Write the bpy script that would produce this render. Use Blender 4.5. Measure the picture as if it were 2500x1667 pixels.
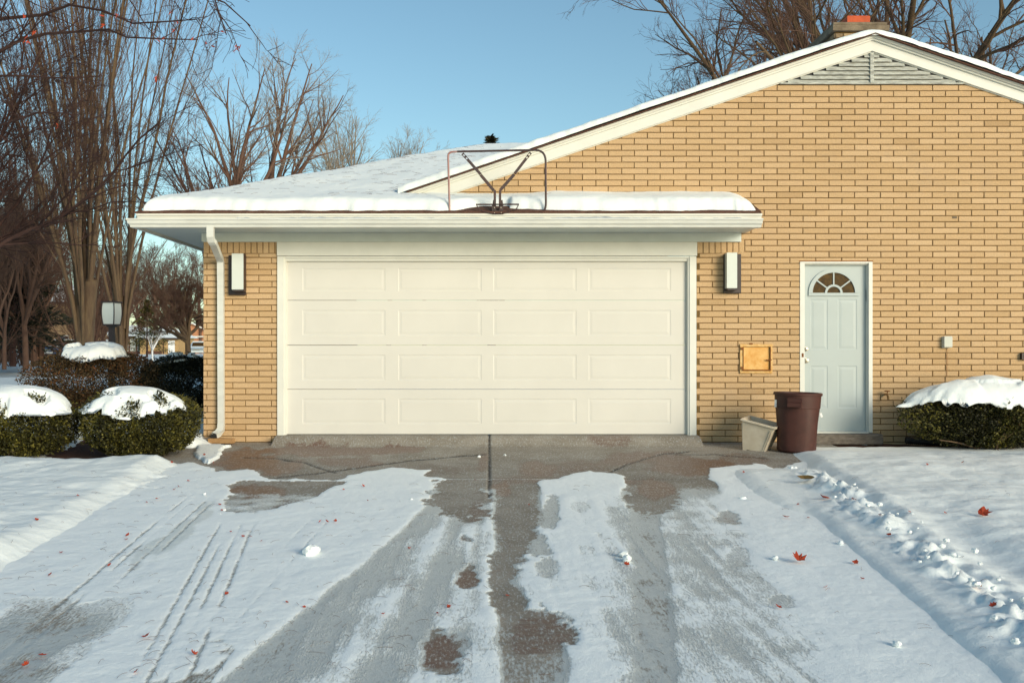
import bpy, math, random
import numpy as np
from mathutils import Vector, Matrix
random.seed(7); rs = np.random.RandomState(11)
S = bpy.context.scene
for o in list(bpy.data.objects): bpy.data.objects.remove(o)
COL = S.collection
R = math.radians
# ------------------------------------------------------------------ camera
CD, CZ, FD = 12.1, 1.05, 2286.0        # camera distance from the house front, height, focal length in px
cam_d = bpy.data.cameras.new('camera'); cam = bpy.data.objects.new('camera', cam_d); COL.objects.link(cam)
cam.location = (0, -CD, CZ); cam.rotation_euler = (R(90), 0, 0)
cam_d.lens = 35.0; cam_d.sensor_width = 36; cam_d.shift_x = 0.0221; cam_d.shift_y = 0.0068
cam_d.clip_end = 2000; cam_d.clip_start = 0.1
S.camera = cam
# ------------------------------------------------------------------ sky and sun
SUN_EL, SUN_AZ = R(17), R(142)
w = bpy.data.worlds.new('World'); S.world = w; w.use_nodes = True
nt = w.node_tree; bg = nt.nodes['Background']
sky = nt.nodes.new('ShaderNodeTexSky'); sky.sky_type = 'NISHITA'; sky.sun_disc = False
sky.sun_elevation = SUN_EL; sky.sun_rotation = SUN_AZ; sky.air_density = 1.0; sky.dust_density = 0.6; sky.ozone_density = 2.5
tint = nt.nodes.new('ShaderNodeMix'); tint.data_type = 'RGBA'; tint.blend_type = 'MULTIPLY'; tint.inputs[0].default_value = 1; tint.inputs[7].default_value = (1.0, 1.09, .95, 1)
nt.links.new(sky.outputs[0], tint.inputs[6]); nt.links.new(tint.outputs[2], bg.inputs[0]); bg.inputs[1].default_value = 0.098
sd = bpy.data.lights.new('sun', 'SUN'); sd.energy = 2.0; sd.angle = R(26); sd.color = (1.0, 0.88, 0.70)
so = bpy.data.objects.new('sun', sd); COL.objects.link(so)
sdir = Vector((math.sin(SUN_AZ)*math.cos(SUN_EL), math.cos(SUN_AZ)*math.cos(SUN_EL), math.sin(SUN_EL)))
so.rotation_euler = (-sdir).to_track_quat('-Z', 'Y').to_euler()
so.location = (6, -14, 12)
S.view_settings.view_transform = 'Standard'; S.view_settings.look = 'None'
S.view_settings.exposure = 0.70; S.view_settings.gamma = 1; S.view_settings.use_curve_mapping = False

# ------------------------------------------------------------------ helpers
def W(u, v, D): return ((u-1124)/FD*D, D-CD, CZ-(v-800)/FD*D)
def Xd(u, D=CD): return (u-1124)/FD*D
def Zd(v, D=CD): return CZ-(v-800)/FD*D
def props(o, label=None, cat=None, group=None, kind=None):
    if label: o['label'] = label
    if cat: o['category'] = cat
    if group: o['group'] = group
    if kind: o['kind'] = kind
    return o
def thing(name, label, cat, loc=(0,0,0), group=None, rz=0):
    o = bpy.data.objects.new(name, None); o.empty_display_size = .2; COL.objects.link(o)
    o.location = loc; o.rotation_euler = (0, 0, rz)
    return props(o, label, cat, group)
def mesh_np(name, V, F, mat, parent=None, smooth=False, attrs=None):
    V = np.asarray(V, dtype=np.float32).reshape(-1, 3); F = np.asarray(F, dtype=np.int32)
    me = bpy.data.meshes.new(name); n, k = F.shape
    me.vertices.add(len(V)); me.vertices.foreach_set('co', V.ravel())
    me.loops.add(n*k); me.loops.foreach_set('vertex_index', F.ravel())
    me.polygons.add(n); me.polygons.foreach_set('loop_start', np.arange(0, n*k, k, dtype=np.int32))
    me.polygons.foreach_set('use_smooth', np.full(n, bool(smooth)))
    if attrs:
        for an, av in attrs.items():
            a = me.attributes.new(an, 'FLOAT', 'POINT'); a.data.foreach_set('value', np.asarray(av, dtype=np.float32).ravel())
    me.update(calc_edges=True); me.validate()
    if mat: me.materials.append(mat)
    o = bpy.data.objects.new(name, me); COL.objects.link(o)
    if parent: o.parent = parent
    return o
class MB:
    def __init__(s): s.v = []; s.f = []
    def add(s, vs, fs):
        b = len(s.v); s.v += [tuple(map(float, p)) for p in vs]; s.f += [tuple(b+i for i in f) for f in fs]; return s
    def box(s, x0, x1, y0, y1, z0, z1, ch=0.0):
        if ch <= 0:
            vs = [(x, y, z) for z in (z0, z1) for y in (y0, y1) for x in (x0, x1)]
            return s.add(vs, [(0,2,3,1),(4,5,7,6),(0,1,5,4),(2,6,7,3),(0,4,6,2),(1,3,7,5)])
        c = ch; vs = []; fs = []
        for (xa, xb, ya, yb, z) in ((x0+c,x1-c,y0+c,y1-c,z0),(x0,x1,y0,y1,z0+c),(x0,x1,y0,y1,z1-c),(x0+c,x1-c,y0+c,y1-c,z1)):
            vs += [(xa,ya,z),(xb,ya,z),(xb,yb,z),(xa,yb,z)]
        fs.append((3,2,1,0)); fs.append((12,13,14,15))
        for l in range(3):
            for i in range(4):
                j = (i+1) % 4; fs.append((l*4+i, l*4+j, l*4+4+j, l*4+4+i))
        return s.add(vs, fs)
    def prism(s, poly, axis, a, b):
        """poly = 2-D outline; axis 'x' -> poly is (y,z); 'y' -> (x,z); 'z' -> (x,y)"""
        def P(p, t): return {'x': (t, p[0], p[1]), 'y': (p[0], t, p[1]), 'z': (p[0], p[1], t)}[axis]
        n = len(poly); vs = [P(p, a) for p in poly] + [P(p, b) for p in poly]
        return s.add(vs, [tuple(range(n))[::-1], tuple(range(n, 2*n))] + [(i, (i+1) % n, n+(i+1) % n, n+i) for i in range(n)])
    def tube(s, pts, r, k=8, cap=True):
        pts = [Vector(p) for p in pts]; n = len(pts)
        rr = r if hasattr(r, '__len__') else [r]*n
        ref = Vector((0, 0, 1)); d0 = (pts[-1]-pts[0]).normalized()
        if abs(d0.z) > .8: ref = Vector((0, 1, 0))
        if abs(d0.dot(ref)) > .9: ref = Vector((1, 0, 0))
        vs = []
        for i, p in enumerate(pts):
            t = (pts[min(i+1, n-1)]-pts[max(i-1, 0)]).normalized()
            a = t.cross(ref).normalized(); b = a.cross(t)
            for j in range(k):
                q = 2*math.pi*j/k; vs.append(p+(a*math.cos(q)+b*math.sin(q))*rr[i])
        fs = [(i*k+j, i*k+(j+1) % k, (i+1)*k+(j+1) % k, (i+1)*k+j) for i in range(n-1) for j in range(k)]
        if cap: fs += [tuple(range(k))[::-1], tuple(range((n-1)*k, n*k))]
        return s.add(vs, fs)
    def lathe(s, prof, k=24, c=(0, 0, 0), sx=1, sy=1):
        vs = [(c[0]+r*math.cos(2*math.pi*j/k)*sx, c[1]+r*math.sin(2*math.pi*j/k)*sy, c[2]+z) for r, z in prof for j in range(k)]
        return s.add(vs, [(i*k+j, i*k+(j+1) % k, (i+1)*k+(j+1) % k, (i+1)*k+j) for i in range(len(prof)-1) for j in range(k)])
    def ball(s, c, r, k=12, sc=(1,1,1)):
        prof = [(max(1e-4, math.sin(math.pi*i/8))*r, -math.cos(math.pi*i/8)*r*sc[2]) for i in range(9)]
        return s.lathe(prof, k, c, sc[0], sc[1])
    def build(s, name, mat, parent=None, smooth=False, bevel=0):
        me = bpy.data.meshes.new(name); me.from_pydata(s.v, [], s.f); me.update()
        if smooth: me.polygons.foreach_set('use_smooth', [True]*len(me.polygons))
        if mat: me.materials.append(mat)
        o = bpy.data.objects.new(name, me); COL.objects.link(o)
        if parent: o.parent = parent
        if smooth: me.set_sharp_from_angle(angle=R(38))
        if bevel:
            m = o.modifiers.new('bevel', 'BEVEL'); m.width = bevel; m.segments = 2; m.limit_method = 'ANGLE'
        return o
def vn(x, y, seed=0):
    x = np.asarray(x, dtype=np.float64); y = np.asarray(y, dtype=np.float64)
    xi = np.floor(x).astype(np.int64); yi = np.floor(y).astype(np.int64); fx = x-xi; fy = y-yi
    fx = fx*fx*(3-2*fx); fy = fy*fy*(3-2*fy)
    def h(a, b):
        n = (a*374761393+b*668265263+seed*974711) & 0xffffffff
        n = ((n ^ (n >> 13))*1274126177) & 0xffffffff
        return ((n ^ (n >> 16)) & 0xffff)/65535.0
    return (h(xi, yi)*(1-fx)+h(xi+1, yi)*fx)*(1-fy)+(h(xi, yi+1)*(1-fx)+h(xi+1, yi+1)*fx)*fy
def fbm(x, y, seed=0, o=4, g=.5):
    s = 0; a = 1; t = 0
    for i in range(o):
        s = s+a*vn(x*2**i, y*2**i, seed+i*17); t += a; a *= g
    return s/t*2-1
def sstep(a, b, x):
    t = np.clip((x-a)/(b-a), 0, 1); return t*t*(3-2*t)
def inpoly(u, v, poly):
    r = np.zeros(u.shape, bool); n = len(poly); j = n-1
    for i in range(n):
        xi, yi = poly[i]; xj, yj = poly[j]
        c = ((yi > v) != (yj > v)) & (u < (xj-xi)*(v-yi)/((yj-yi) if yj != yi else 1e-9)+xi)
        r ^= c; j = i
    return r
def grid_faces(nr, nc, off=0):
    i = np.arange(nr-1)[:, None]*nc+np.arange(nc-1)[None, :]; i = i.ravel()+off
    return np.stack([i, i+1, i+nc+1, i+nc], 1)

# ------------------------------------------------------------------ materials
def nodes(m):
    m.use_nodes = True; t = m.node_tree; return t, t.nodes, t.links, t.nodes['Principled BSDF']
def mat(name, col, rough=.7, var=.12, scale=8, bump=.0, bscale=60, metal=0, spec=.35, col2=None, stretch=(1,1,1), bdist=.01, detail=6):
    m = bpy.data.materials.new(name); t, N, L, P = nodes(m)
    P.inputs['Roughness'].default_value = rough; P.inputs['Metallic'].default_value = metal
    P.inputs['Specular IOR Level'].default_value = spec
    tc = N.new('ShaderNodeTexCoord'); mp = N.new('ShaderNodeMapping'); mp.inputs['Scale'].default_value = stretch
    L.new(tc.outputs['Object'], mp.inputs[0])
    n = N.new('ShaderNodeTexNoise'); n.inputs['Scale'].default_value = scale; n.inputs['Detail'].default_value = detail; n.inputs['Roughness'].default_value = .65
    L.new(mp.outputs[0], n.inputs['Vector'])
    cr = N.new('ShaderNodeValToRGB'); cr.color_ramp.elements[0].position = .3; cr.color_ramp.elements[1].position = .7
    c2 = col2 or tuple(min(1, c*(1+var)) for c in col)
    c1 = col if col2 else tuple(c*(1-var) for c in col)
    cr.color_ramp.elements[0].color = (*c1, 1); cr.color_ramp.elements[1].color = (*c2, 1)
    L.new(n.outputs['Fac'], cr.inputs[0]); L.new(cr.outputs[0], P.inputs['Base Color'])
    if bump:
        b = N.new('ShaderNodeTexNoise'); b.inputs['Scale'].default_value = bscale; b.inputs['Detail'].default_value = 4
        L.new(mp.outputs[0], b.inputs['Vector'])
        bu = N.new('ShaderNodeBump'); bu.inputs['Strength'].default_value = bump; bu.inputs['Distance'].default_value = bdist
        L.new(b.outputs['Fac'], bu.inputs['Height']); L.new(bu.outputs[0], P.inputs['Normal'])
    return m
def attr_mat(name, stops, attr='rnd', rough=.85, bump=.6, bscale=90, spec=.25, bdist=.006, mixcol=None, mixscale=3, mixlo=.55, mixhi=.75):
    m = bpy.data.materials.new(name); t, N, L, P = nodes(m)
    P.inputs['Roughness'].default_value = rough; P.inputs['Specular IOR Level'].default_value = spec
    a = N.new('ShaderNodeAttribute'); a.attribute_name = attr
    cr = N.new('ShaderNodeValToRGB'); e = cr.color_ramp.elements
    e[0].position = stops[0][0]; e[0].color = (*stops[0][1], 1); e[1].position = stops[-1][0]; e[1].color = (*stops[-1][1], 1)
    for p, c in stops[1:-1]:
        q = e.new(p); q.color = (*c, 1)
    L.new(a.outputs['Fac'], cr.inputs[0])
    tc = N.new('ShaderNodeTexCoord')
    n = N.new('ShaderNodeTexNoise'); n.inputs['Scale'].default_value = bscale; n.inputs['Detail'].default_value = 5; n.inputs['Roughness'].default_value = .7
    L.new(tc.outputs['Object'], n.inputs['Vector'])
    mu = N.new('ShaderNodeMix'); mu.data_type = 'RGBA'; mu.blend_type = 'MULTIPLY'; mu.inputs[0].default_value = .55
    c2 = N.new('ShaderNodeValToRGB'); c2.color_ramp.elements[0].position = .3; c2.color_ramp.elements[0].color = (.62, .58, .52, 1)
    c2.color_ramp.elements[1].position = .62; c2.color_ramp.elements[1].color = (1.12, 1.1, 1.08, 1)
    L.new(n.outputs['Fac'], c2.inputs[0]); L.new(cr.outputs[0], mu.inputs[6]); L.new(c2.outputs[0], mu.inputs[7])
    out = mu.outputs[2]
    if mixcol:
        n2 = N.new('ShaderNodeTexNoise'); n2.inputs['Scale'].default_value = mixscale; n2.inputs['Detail'].default_value = 8; n2.inputs['Roughness'].default_value = .7
        L.new(tc.outputs['Object'], n2.inputs['Vector'])
        mr = N.new('ShaderNodeMapRange'); mr.inputs[1].default_value = mixlo; mr.inputs[2].default_value = mixhi
        L.new(n2.outputs['Fac'], mr.inputs[0])
        mx = N.new('ShaderNodeMix'); mx.data_type = 'RGBA'; L.new(mr.outputs[0], mx.inputs[0]); L.new(out, mx.inputs[6]); mx.inputs[7].default_value = (*mixcol, 1)
        out = mx.outputs[2]
    L.new(out, P.inputs['Base Color'])
    bu = N.new('ShaderNodeBump'); bu.inputs['Strength'].default_value = bump; bu.inputs['Distance'].default_value = bdist
    L.new(n.outputs['Fac'], bu.inputs['Height']); L.new(bu.outputs[0], P.inputs['Normal'])
    return m
M = {}
M['brick'] = attr_mat('tan_brick', [(0, (.45, .30, .16)), (.3, (.53, .362, .198)), (.65, (.565, .392, .225)), (1, (.62, .44, .262))], bscale=75, bump=.9, mixcol=(.46, .33, .21), mixscale=1.1, mixlo=.58, mixhi=.8)
M['mortar'] = mat('mortar', (.185, .115, .042), .95, .3, 6, .6, 150)
M['white_trim'] = mat('white_trim_paint', (.685, .685, .63), .5, .05, 3, .08, 40)
M['gutter'] = mat('gutter_paint', (.62, .63, .59), .42, .10, 2.5, .05, 30, stretch=(1, 1, 4))
M['garage'] = mat('garage_door_paint', (.635, .62, .575), .42, .035, 1.1, .12, 260, bdist=.002)
M['door'] = mat('entry_door_paint', (.42, .475, .475), .42, .025, 4, .05, 120, bdist=.002)
M['frieze'] = mat('frieze_paint', (.56, .62, .60), .5, .06, 3, .05, 40)
M['peel'] = mat('peeling_white_paint', (.22, .22, .2), .8, .2, 9, .4, 50, col2=(.62, .64, .58), stretch=(1, 1, 5))
M['shingle'] = mat('brown_shingle', (.10, .045, .03), .9, .4, 20, .5, 80)
M['dark_metal'] = mat('dark_bronze_metal', (.035, .022, .022), .45, .3, 20, .1, 60, spec=.5)
M['frame_metal'] = mat('rusty_black_tube', (.03, .022, .022), .5, .3, 6, .2, 90, spec=.5, col2=(.075, .035, .03))
M['pink_metal'] = mat('faded_red_tube', (.30, .11, .10), .5, .3, 6, .2, 90, col2=(.42, .30, .27), stretch=(1,1,.4))
M['lamp_glass'] = mat('opal_glass', (.62, .66, .62), .3, .03, 5, spec=.5)
M['chrome'] = mat('brushed_nickel', (.40, .36, .29), .35, .05, 10, metal=1)
M['rust_door'] = mat('rusty_cream_enamel', (.60, .25, .03), .55, .2, 7, .3, 60, col2=(.78, .52, .20))
M['rust_trim'] = mat('rusty_cream_frame', (.55, .27, .05), .6, .2, 16, .3, 60, col2=(.74, .52, .24))
M['rust'] = mat('dark_rust', (.22, .08, .02), .8, .3, 30, .3, 90)
M['stone'] = mat('weathered_step', (.10, .085, .07), .9, .3, 14, .7, 60, col2=(.22, .19, .16), stretch=(1, 1, 3))
M['can'] = mat('maroon_plastic', (.048, .0165, .012), .55, .15, 9, .12, 200, spec=.35, col2=(.076, .026, .019))
M['planter'] = mat('beige_plastic', (.52, .44, .33), .6, .12, 8, .15, 80, col2=(.64, .57, .46))
M['sticker'] = mat('white_plastic_tag', (.75, .75, .74), .5, .05, 20)
M['utility'] = mat('grey_plastic_box', (.55, .56, .50), .5, .05, 8)
M['black'] = mat('black_plastic', (.018, .018, .02), .55, .3, 15, .2, 60)
M['soil'] = mat('brown_mulch', (.05, .022, .014), .95, .4, 25, 1, 90, col2=(.14, .062, .04), bdist=.03)
M['terracotta'] = mat('orange_clay_flue', (.50, .085, .025), .7, .2, 9)
M['cap'] = mat('sooty_concrete_cap', (.10, .075, .05), .9, .3, 6, .6, 30, col2=(.26, .205, .14))
M['bark'] = mat('brown_bark', (.075, .045, .030), .9, .3, 3, .6, 20, col2=(.155, .105, .055), stretch=(2.5, 2.5, .5), bdist=.03)
M['bark_dark'] = mat('dark_bark', (.035, .018, .016), .95, .3, 5, col2=(.065, .034, .028))
M['bark_red'] = mat('red_brown_bark', (.10, .052, .036), .9, .3, 3, col2=(.155, .088, .058))
M['bark_pale'] = mat('pale_grey_bark', (.20, .165, .13), .9, .3, 3, col2=(.30, .26, .21))
M['twig_pale'] = mat('pale_twigs', (.26, .20, .155), .9, .2, 3, col2=(.34, .29, .23))
M['twig'] = mat('brown_twigs', (.11, .058, .042), .9, .3, 3, col2=(.16, .09, .06))
def leafmat(name, a, b, c):
    return attr_mat(name, [(0, a), (.55, b), (1, c)], rough=.6, bump=0, bscale=12, spec=.3)
M['yew'] = leafmat('yew_needles', (.010, .010, .004), (.042, .042, .010), (.17, .15, .025))
M['yew_brown'] = leafmat('browned_yew_needles', (.016, .012, .006), (.07, .045, .016), (.14, .055, .022))
M['yew_dark'] = leafmat('dark_hedge_leaves', (.006, .008, .004), (.02, .024, .012), (.05, .04, .02))
M['red_leaf'] = mat('dry_red_leaf', (.26, .02, .008), .6, .3, 30, col2=(.45, .07, .02))
M['green_leaf'] = mat('dry_olive_leaf', (.10, .06, .02), .6, .3, 30, col2=(.22, .14, .04))
M['glass'] = mat('dark_window_glass', (.02, .012, .008), .25, .5, 22, spec=.15, col2=(.11, .06, .015))
def snow_mat():
    m = bpy.data.materials.new('snow'); t, N, L, P = nodes(m)
    P.inputs['Base Color'].default_value = (.835, .875, .865, 1); P.inputs['Roughness'].default_value = .65; P.inputs['Specular IOR Level'].default_value = .25
    tc = N.new('ShaderNodeTexCoord')
    a = N.new('ShaderNodeTexNoise'); a.inputs['Scale'].default_value = 9; a.inputs['Detail'].default_value = 8; a.inputs['Roughness'].default_value = .6
    b = N.new('ShaderNodeTexNoise'); b.inputs['Scale'].default_value = 130; b.inputs['Detail'].default_value = 3
    L.new(tc.outputs['Object'], a.inputs[0]); L.new(tc.outputs['Object'], b.inputs[0])
    b1 = N.new('ShaderNodeBump'); b1.inputs['Strength'].default_value = .5; b1.inputs['Distance'].default_value = .025
    b2 = N.new('ShaderNodeBump'); b2.inputs['Strength'].default_value = .35; b2.inputs['Distance'].default_value = .006
    L.new(a.outputs['Fac'], b1.inputs['Height']); L.new(b.outputs['Fac'], b2.inputs['Height'])
    L.new(b1.outputs[0], b2.inputs['Normal']); L.new(b2.outputs[0], P.inputs['Normal'])
    return m
M['snow'] = snow_mat()
# ------------------------------------------------------------------ ground
def gz(y): return -.09+.04*np.minimum(np.asarray(y), 0)          # driveway fall away from the house
def uvof(X, Y, Z):
    D = np.maximum(Y+CD, .3); return 1124+FD*X/D, 800+FD*(CZ-Z)/D
def blur(a, n):
    for _ in range(n):
        p = np.pad(a, 1, mode='edge'); a = (p[:-2, 1:-1]+p[2:, 1:-1]+p[1:-1, :-2]+p[1:-1, 2:]+2*p[1:-1, 1:-1])/6
        p = np.pad(a, 1, mode='edge'); a = (p[:-2, :-2]+p[2:, :-2]+p[:-2, 2:]+p[2:, 2:]+2*p[1:-1, 1:-1])/6
    return a
def driveway():
    D = [2.0]
    while D[-1] < CD-.02: D.append(D[-1]*1.0033)
    D = np.array(D+[CD+.04]); X = np.arange(-3.9, 4.1, .0115)
    XX, YY = np.meshgrid(X, D-CD); ZZ = gz(YY)
    u, v = uvof(XX, YY, ZZ)
    wu = u+14*fbm(XX*3, YY*3, 3)+7*fbm(XX*12, YY*12, 5)
    wv = v+7*fbm(XX*3, YY*2, 9)+4*fbm(XX*14, YY*10, 8)
    # solid snow films (outlines carried down to the slab)
    left = [(-900,1900),(-300,1130),(380,1066),(455,1060),(470,1070),(500,1082),(570,1078),(606,1098),(640,1101),(780,1101),(800,1092),(850,1083),(925,1076),(990,1079),(972,1090),(1035,1100),(1020,1112),(985,1130),(950,1165),(890,1230),(850,1268),(800,1310),(720,1362),(650,1420),(600,1470),(520,1530),(470,1580),(200,1900)]
    mid = [(1236,1108),(1270,1100),(1330,1083),(1390,1083),(1432,1090),(1434,1112),(1405,1170),(1388,1200),(1440,1240),(1446,1290),(1455,1340),(1400,1400),(1330,1420),(1240,1405),(1195,1375),(1185,1330),(1165,1300),(1160,1282),(1215,1268),(1238,1240),(1244,1180)]
    right = [(1622,1079),(1700,1064),(1745,1066),(1785,1080),(2000,1000),(2600,1300),(2800,1900),(2150,1900),(2000,1590),(1920,1480),(1850,1400),(1765,1320),(1735,1250),(1700,1190),(1660,1140)]
    s = np.zeros(XX.shape)
    for p in (left, mid, right): s = np.maximum(s, inpoly(wu, wv, p).astype(float))
    # wheel lanes: outline columns followed down the drive, each with its own cover (0 bare .. 1 snow)
    VV = [1120, 1200, 1300, 1400, 1500, 1570, 1800]
    TB = [((1015,935,820,690,570,480,200), 1.0), ((1022,947,836,712,596,510,240), .34), ((1040,985,915,830,740,670,420), .44), ((1060,1010,955,890,815,755,560), .76), ((1082,1050,1015,960,890,840,690), .40),
          ((1096,1072,1048,1010,950,915,800), .52), ((1104,1086,1072,1046,1000,968,880), .74), ((1118,1108,1098,1084,1064,1050,990), .52), ((1126,1120,1118,1116,1112,1110,1090), .80), ((1132,1134,1138,1142,1146,1150,1160), .80),
          ((1137,1140,1143,1148,1153,1158,1170), .06), ((1228,1234,1166,1194,1290,1270,1260), .08), ((1244,1250,1188,1228,1322,1320,1330), .82), ((1330,1322,1290,1310,1370,1362,1360), .88), ((1420,1390,1376,1384,1398,1402,1410), .74),
          ((1438,1440,1446,1450,1452,1455,1460), .60), ((1446,1458,1464,1466,1466,1468,1474), .30), ((1488,1512,1526,1532,1538,1543,1560), .28), ((1496,1522,1540,1550,1560,1566,1590), .66), ((1506,1538,1570,1600,1630,1650,1720), .60),
          ((1540,1575,1612,1655,1700,1740,1880), .50), ((1590,1640,1690,1760,1820,1870,2060), .62), ((1640,1700,1750,1815,1890,1950,2200), .82), ((1660,1722,1785,1860,1945,2015,2300), 1.0)]
    Lf = np.zeros(XX.shape); su = u+9*fbm(XX*6, YY*2.2, 141, 4)+4*fbm(XX*26, YY*9, 142, 3)
    for j in range(XX.shape[0]):
        vj = v[j, 0]
        if vj < 1100: continue
        Lf[j] = np.interp(su[j], [np.interp(vj, VV, k[0]) for k in TB], [k[1] for k in TB])
    # icy, driven-on snow in the lower middle
    q = XX*(1+.035*(YY+2.6))+.05*np.sin(YY*.8)
    streak = fbm(q*16, YY*.9, 21, 4, .6); fine = fbm(q*45, YY*3.5, 31, 3, .6); blot = fbm(XX*4, YY*4, 41, 5, .6)
    below = sstep(1105, 1230, v+20*blot)
    ice = below*np.clip(.52+.55*streak+.35*fine+.5*blot, 0, 1)
    ice *= 1-.75*sstep(.55, .1, np.abs(q-.30)/.24*1.0)*sstep(1500, 1300, v)          # bare strip right of the joint
    ice += below*.45*np.exp(-((XX-.07+.02*fbm(YY*3, YY*0, 2))/.055)**2)                    # snow line left on the joint
    def lane(c0, c1, wid):                                                              # packed smooth wheel lanes, world x at y=-2.5 and y=-7.5
        c = c0+(c1-c0)*(-YY-2.5)/5.0; return np.exp(-((XX-c)/wid)**4)
    track = np.maximum.reduce([lane(1.47, .82, .17), lane(2.0, 1.30, .13)*.7, lane(-.42, -1.05, .16)*.8, lane(-.15,-.62,.13)*.6, lane(.13,-.22,.14)*.4])*below
    # bare islands in the snow
    isl = np.zeros(XX.shape)
    P1 = [(525,1117),(560,1106),(760,1104),(792,1110),(740,1132),(700,1150),(660,1160),(640,1172),(585,1182),(512,1178),(508,1152),(540,1140)]
    isl = np.maximum(isl, inpoly(wu, wv, P1)*(.62+.5*fbm(XX*7, YY*7, 77, 4)+.6*sstep(1165, 1110, v)))
    for (cu, cv, ru, rv, st) in ((1262,1180,24,42,.6),(1330,1165,26,14,.3),(1252,1305,26,24,.4),(1228,1255,32,26,.6),(1670,1190,26,16,.6),(1075,1332,26,22,1),(1078,1306,10,7,.9),(1012,1500,52,52,.95),(1040,1478,42,26,.5),(1235,1455,85,60,.9),(1180,1400,40,50,.9),(1150,1330,28,70,.9),(1185,1200,48,92,1),(1068,1238,12,9,.8),(1500,1140,62,40,1.1),(1700,1282,26,26,.3),(1800,1380,34,16,.3),(1060,1150,72,42,1),(1085,1110,90,18,1)):
        isl = np.maximum(isl, st*sstep(1.25, .75, ((wu-cu)/ru)**2+((wv-cv)/rv)**2+1.0*fbm(XX*7, YY*7, 55, 5, .65)+.4*fbm(XX*30, YY*14, 56, 2)))
    wl = sstep(1108, 1150, v+10*fbm(XX*5, YY*5, 143)); up = s*(1-wl)
    smear = .6*fbm(q*13, YY*.55, 151, 4, .55)+.75*fbm(q*34, YY*1.1, 157, 3, .6); fine2 = fbm(q*38, YY*2.4, 153, 4, .6); pat = fbm(XX*5, YY*4.2, 155, 5, .62)
    Lm = Lf+.04+(.24*smear+.15*fine2+.30*pat)*(1-.75*sstep(.9, 1, Lf))*sstep(.0, .15, Lf)
    s = blur(up+wl*np.clip(Lm-.10, 0, 1), 1); ice = wl*np.clip(Lm*1.0, 0, 1)
    s = np.where((v > 1380)*(u < 620), s, s)
    # (old) broken, half melted cover between the solid films
    patch = below*(.30+.42*fbm(q*9, YY*2.2, 121, 4, .6)+.42*fbm(XX*5, YY*3, 123, 5, .65)+.20*fbm(q*40, YY*6, 125, 2))
    def zone(cu, cv, ru, rv): return np.exp(-(((u-cu)/ru)**2+((v-cv)/rv)**2)**2)
    patch = patch*0+.0*zone(1400, 1380, 75, 190)+.20*zone(1640, 1400, 110, 150)+.16*zone(900, 1470, 230, 120)-.25*zone(1500, 1250, 45, 330)-.12*zone(760, 1420, 60, 200)+.22*zone(1350, 1500, 130, 60)+.2*zone(1720, 1480, 150, 90)
    s = s*(1-np.clip(isl, 0, 1)); ice = ice*(1-np.clip(isl*1.1, 0, 1))
    # thin cover line in the cross joint, tyre lines on the left
    s = np.maximum(s, .8*np.exp(-((YY+2.62+.01*fbm(XX*4, YY, 4))/.018)**2)*(vn(XX*2.5, YY*0, 8) > .22)*(XX > -3)*(XX < 1.0))
    groove = np.zeros(XX.shape)
    wob = .006*fbm(XX*0, YY*22, 61)+.05*np.sin((YY+6)*.55)
    def gl(Da, Xa, Db, Xb, wdt, d0, d1, br=.12):
        br = min(br, .12)
        d = YY+CD; x = Xa+(Xb-Xa)*(d-Da)/(Db-Da)
        return np.exp(-((XX-x+wob)/(wdt*.74))**2)*sstep(d0-.9, d0+.2, d)*sstep(d1+.5, d1-.5, d)*(.25+.75*sstep(.12, .5, vn(YY*1.6, XX*0+Xa*23, 5)))
    for dx in (0, .075): groove = np.maximum(groove, gl(8.29, -2.52+dx, 5.37, -2.36+dx, .014, 2, 8.4, .2))
    for dx in (.19, .26): groove = np.maximum(groove, .8*gl(8.29, -2.52+dx, 5.37, -2.36+dx, .012, 6.2, 8.4))
    for dx in (0, .075, .155, .25): groove = np.maximum(groove, gl(7.12, -1.94+dx, 4.81, -1.66+dx, .014, 2, 7.4, .35))
    for dx in (0, .14): groove = np.maximum(groove, .38*gl(9.0, -1.25+dx, 6.0, -1.42+dx, .02, 5, 8.2, .5))
    xl = -2.52+.16*(8.29-(YY+CD))/2.92+.16
    band = np.exp(-((XX-xl-.06-.10*fbm(XX*3, YY*2, 71))/.10)**4)*sstep(-.1, .35, fbm(XX*4, YY*1.6, 72)+.25)*sstep(8.6, 8.0, YY+CD)
    band2 = sstep(6.2, 4.6, YY+CD)*sstep(-1.72, -2.05, XX)*sstep(-.35, .3, fbm(XX*3, YY*2, 73)+.22)
    band2 = np.maximum(band2, .8*sstep(5.6, 4.5, YY+CD)*sstep(.05, .5, fbm(XX*2.6, YY*1.6, 75, 5, .65)+.12)*(XX < -1.2))
    hs = blur(s, 2)*(1-.25*groove); groove = np.clip(groove*.92*(.45+.75*vn(XX*8, YY*30, 171)), 0, 1)
    s = s*(1-.88*np.maximum(band*.9, band2*.9)); s *= 1-1.0*groove
    ice = np.maximum(ice, .46*np.maximum(band, band2)); ice = np.where(groove > .3, .22, ice); ice = np.where(band2 > .35, .10+.25*sstep(-.2, .5, fbm(XX*7, YY*3, 181, 4)), ice)
    ice = np.where(v < 1104, 0, ice)
    wet = np.zeros(XX.shape)
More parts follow.
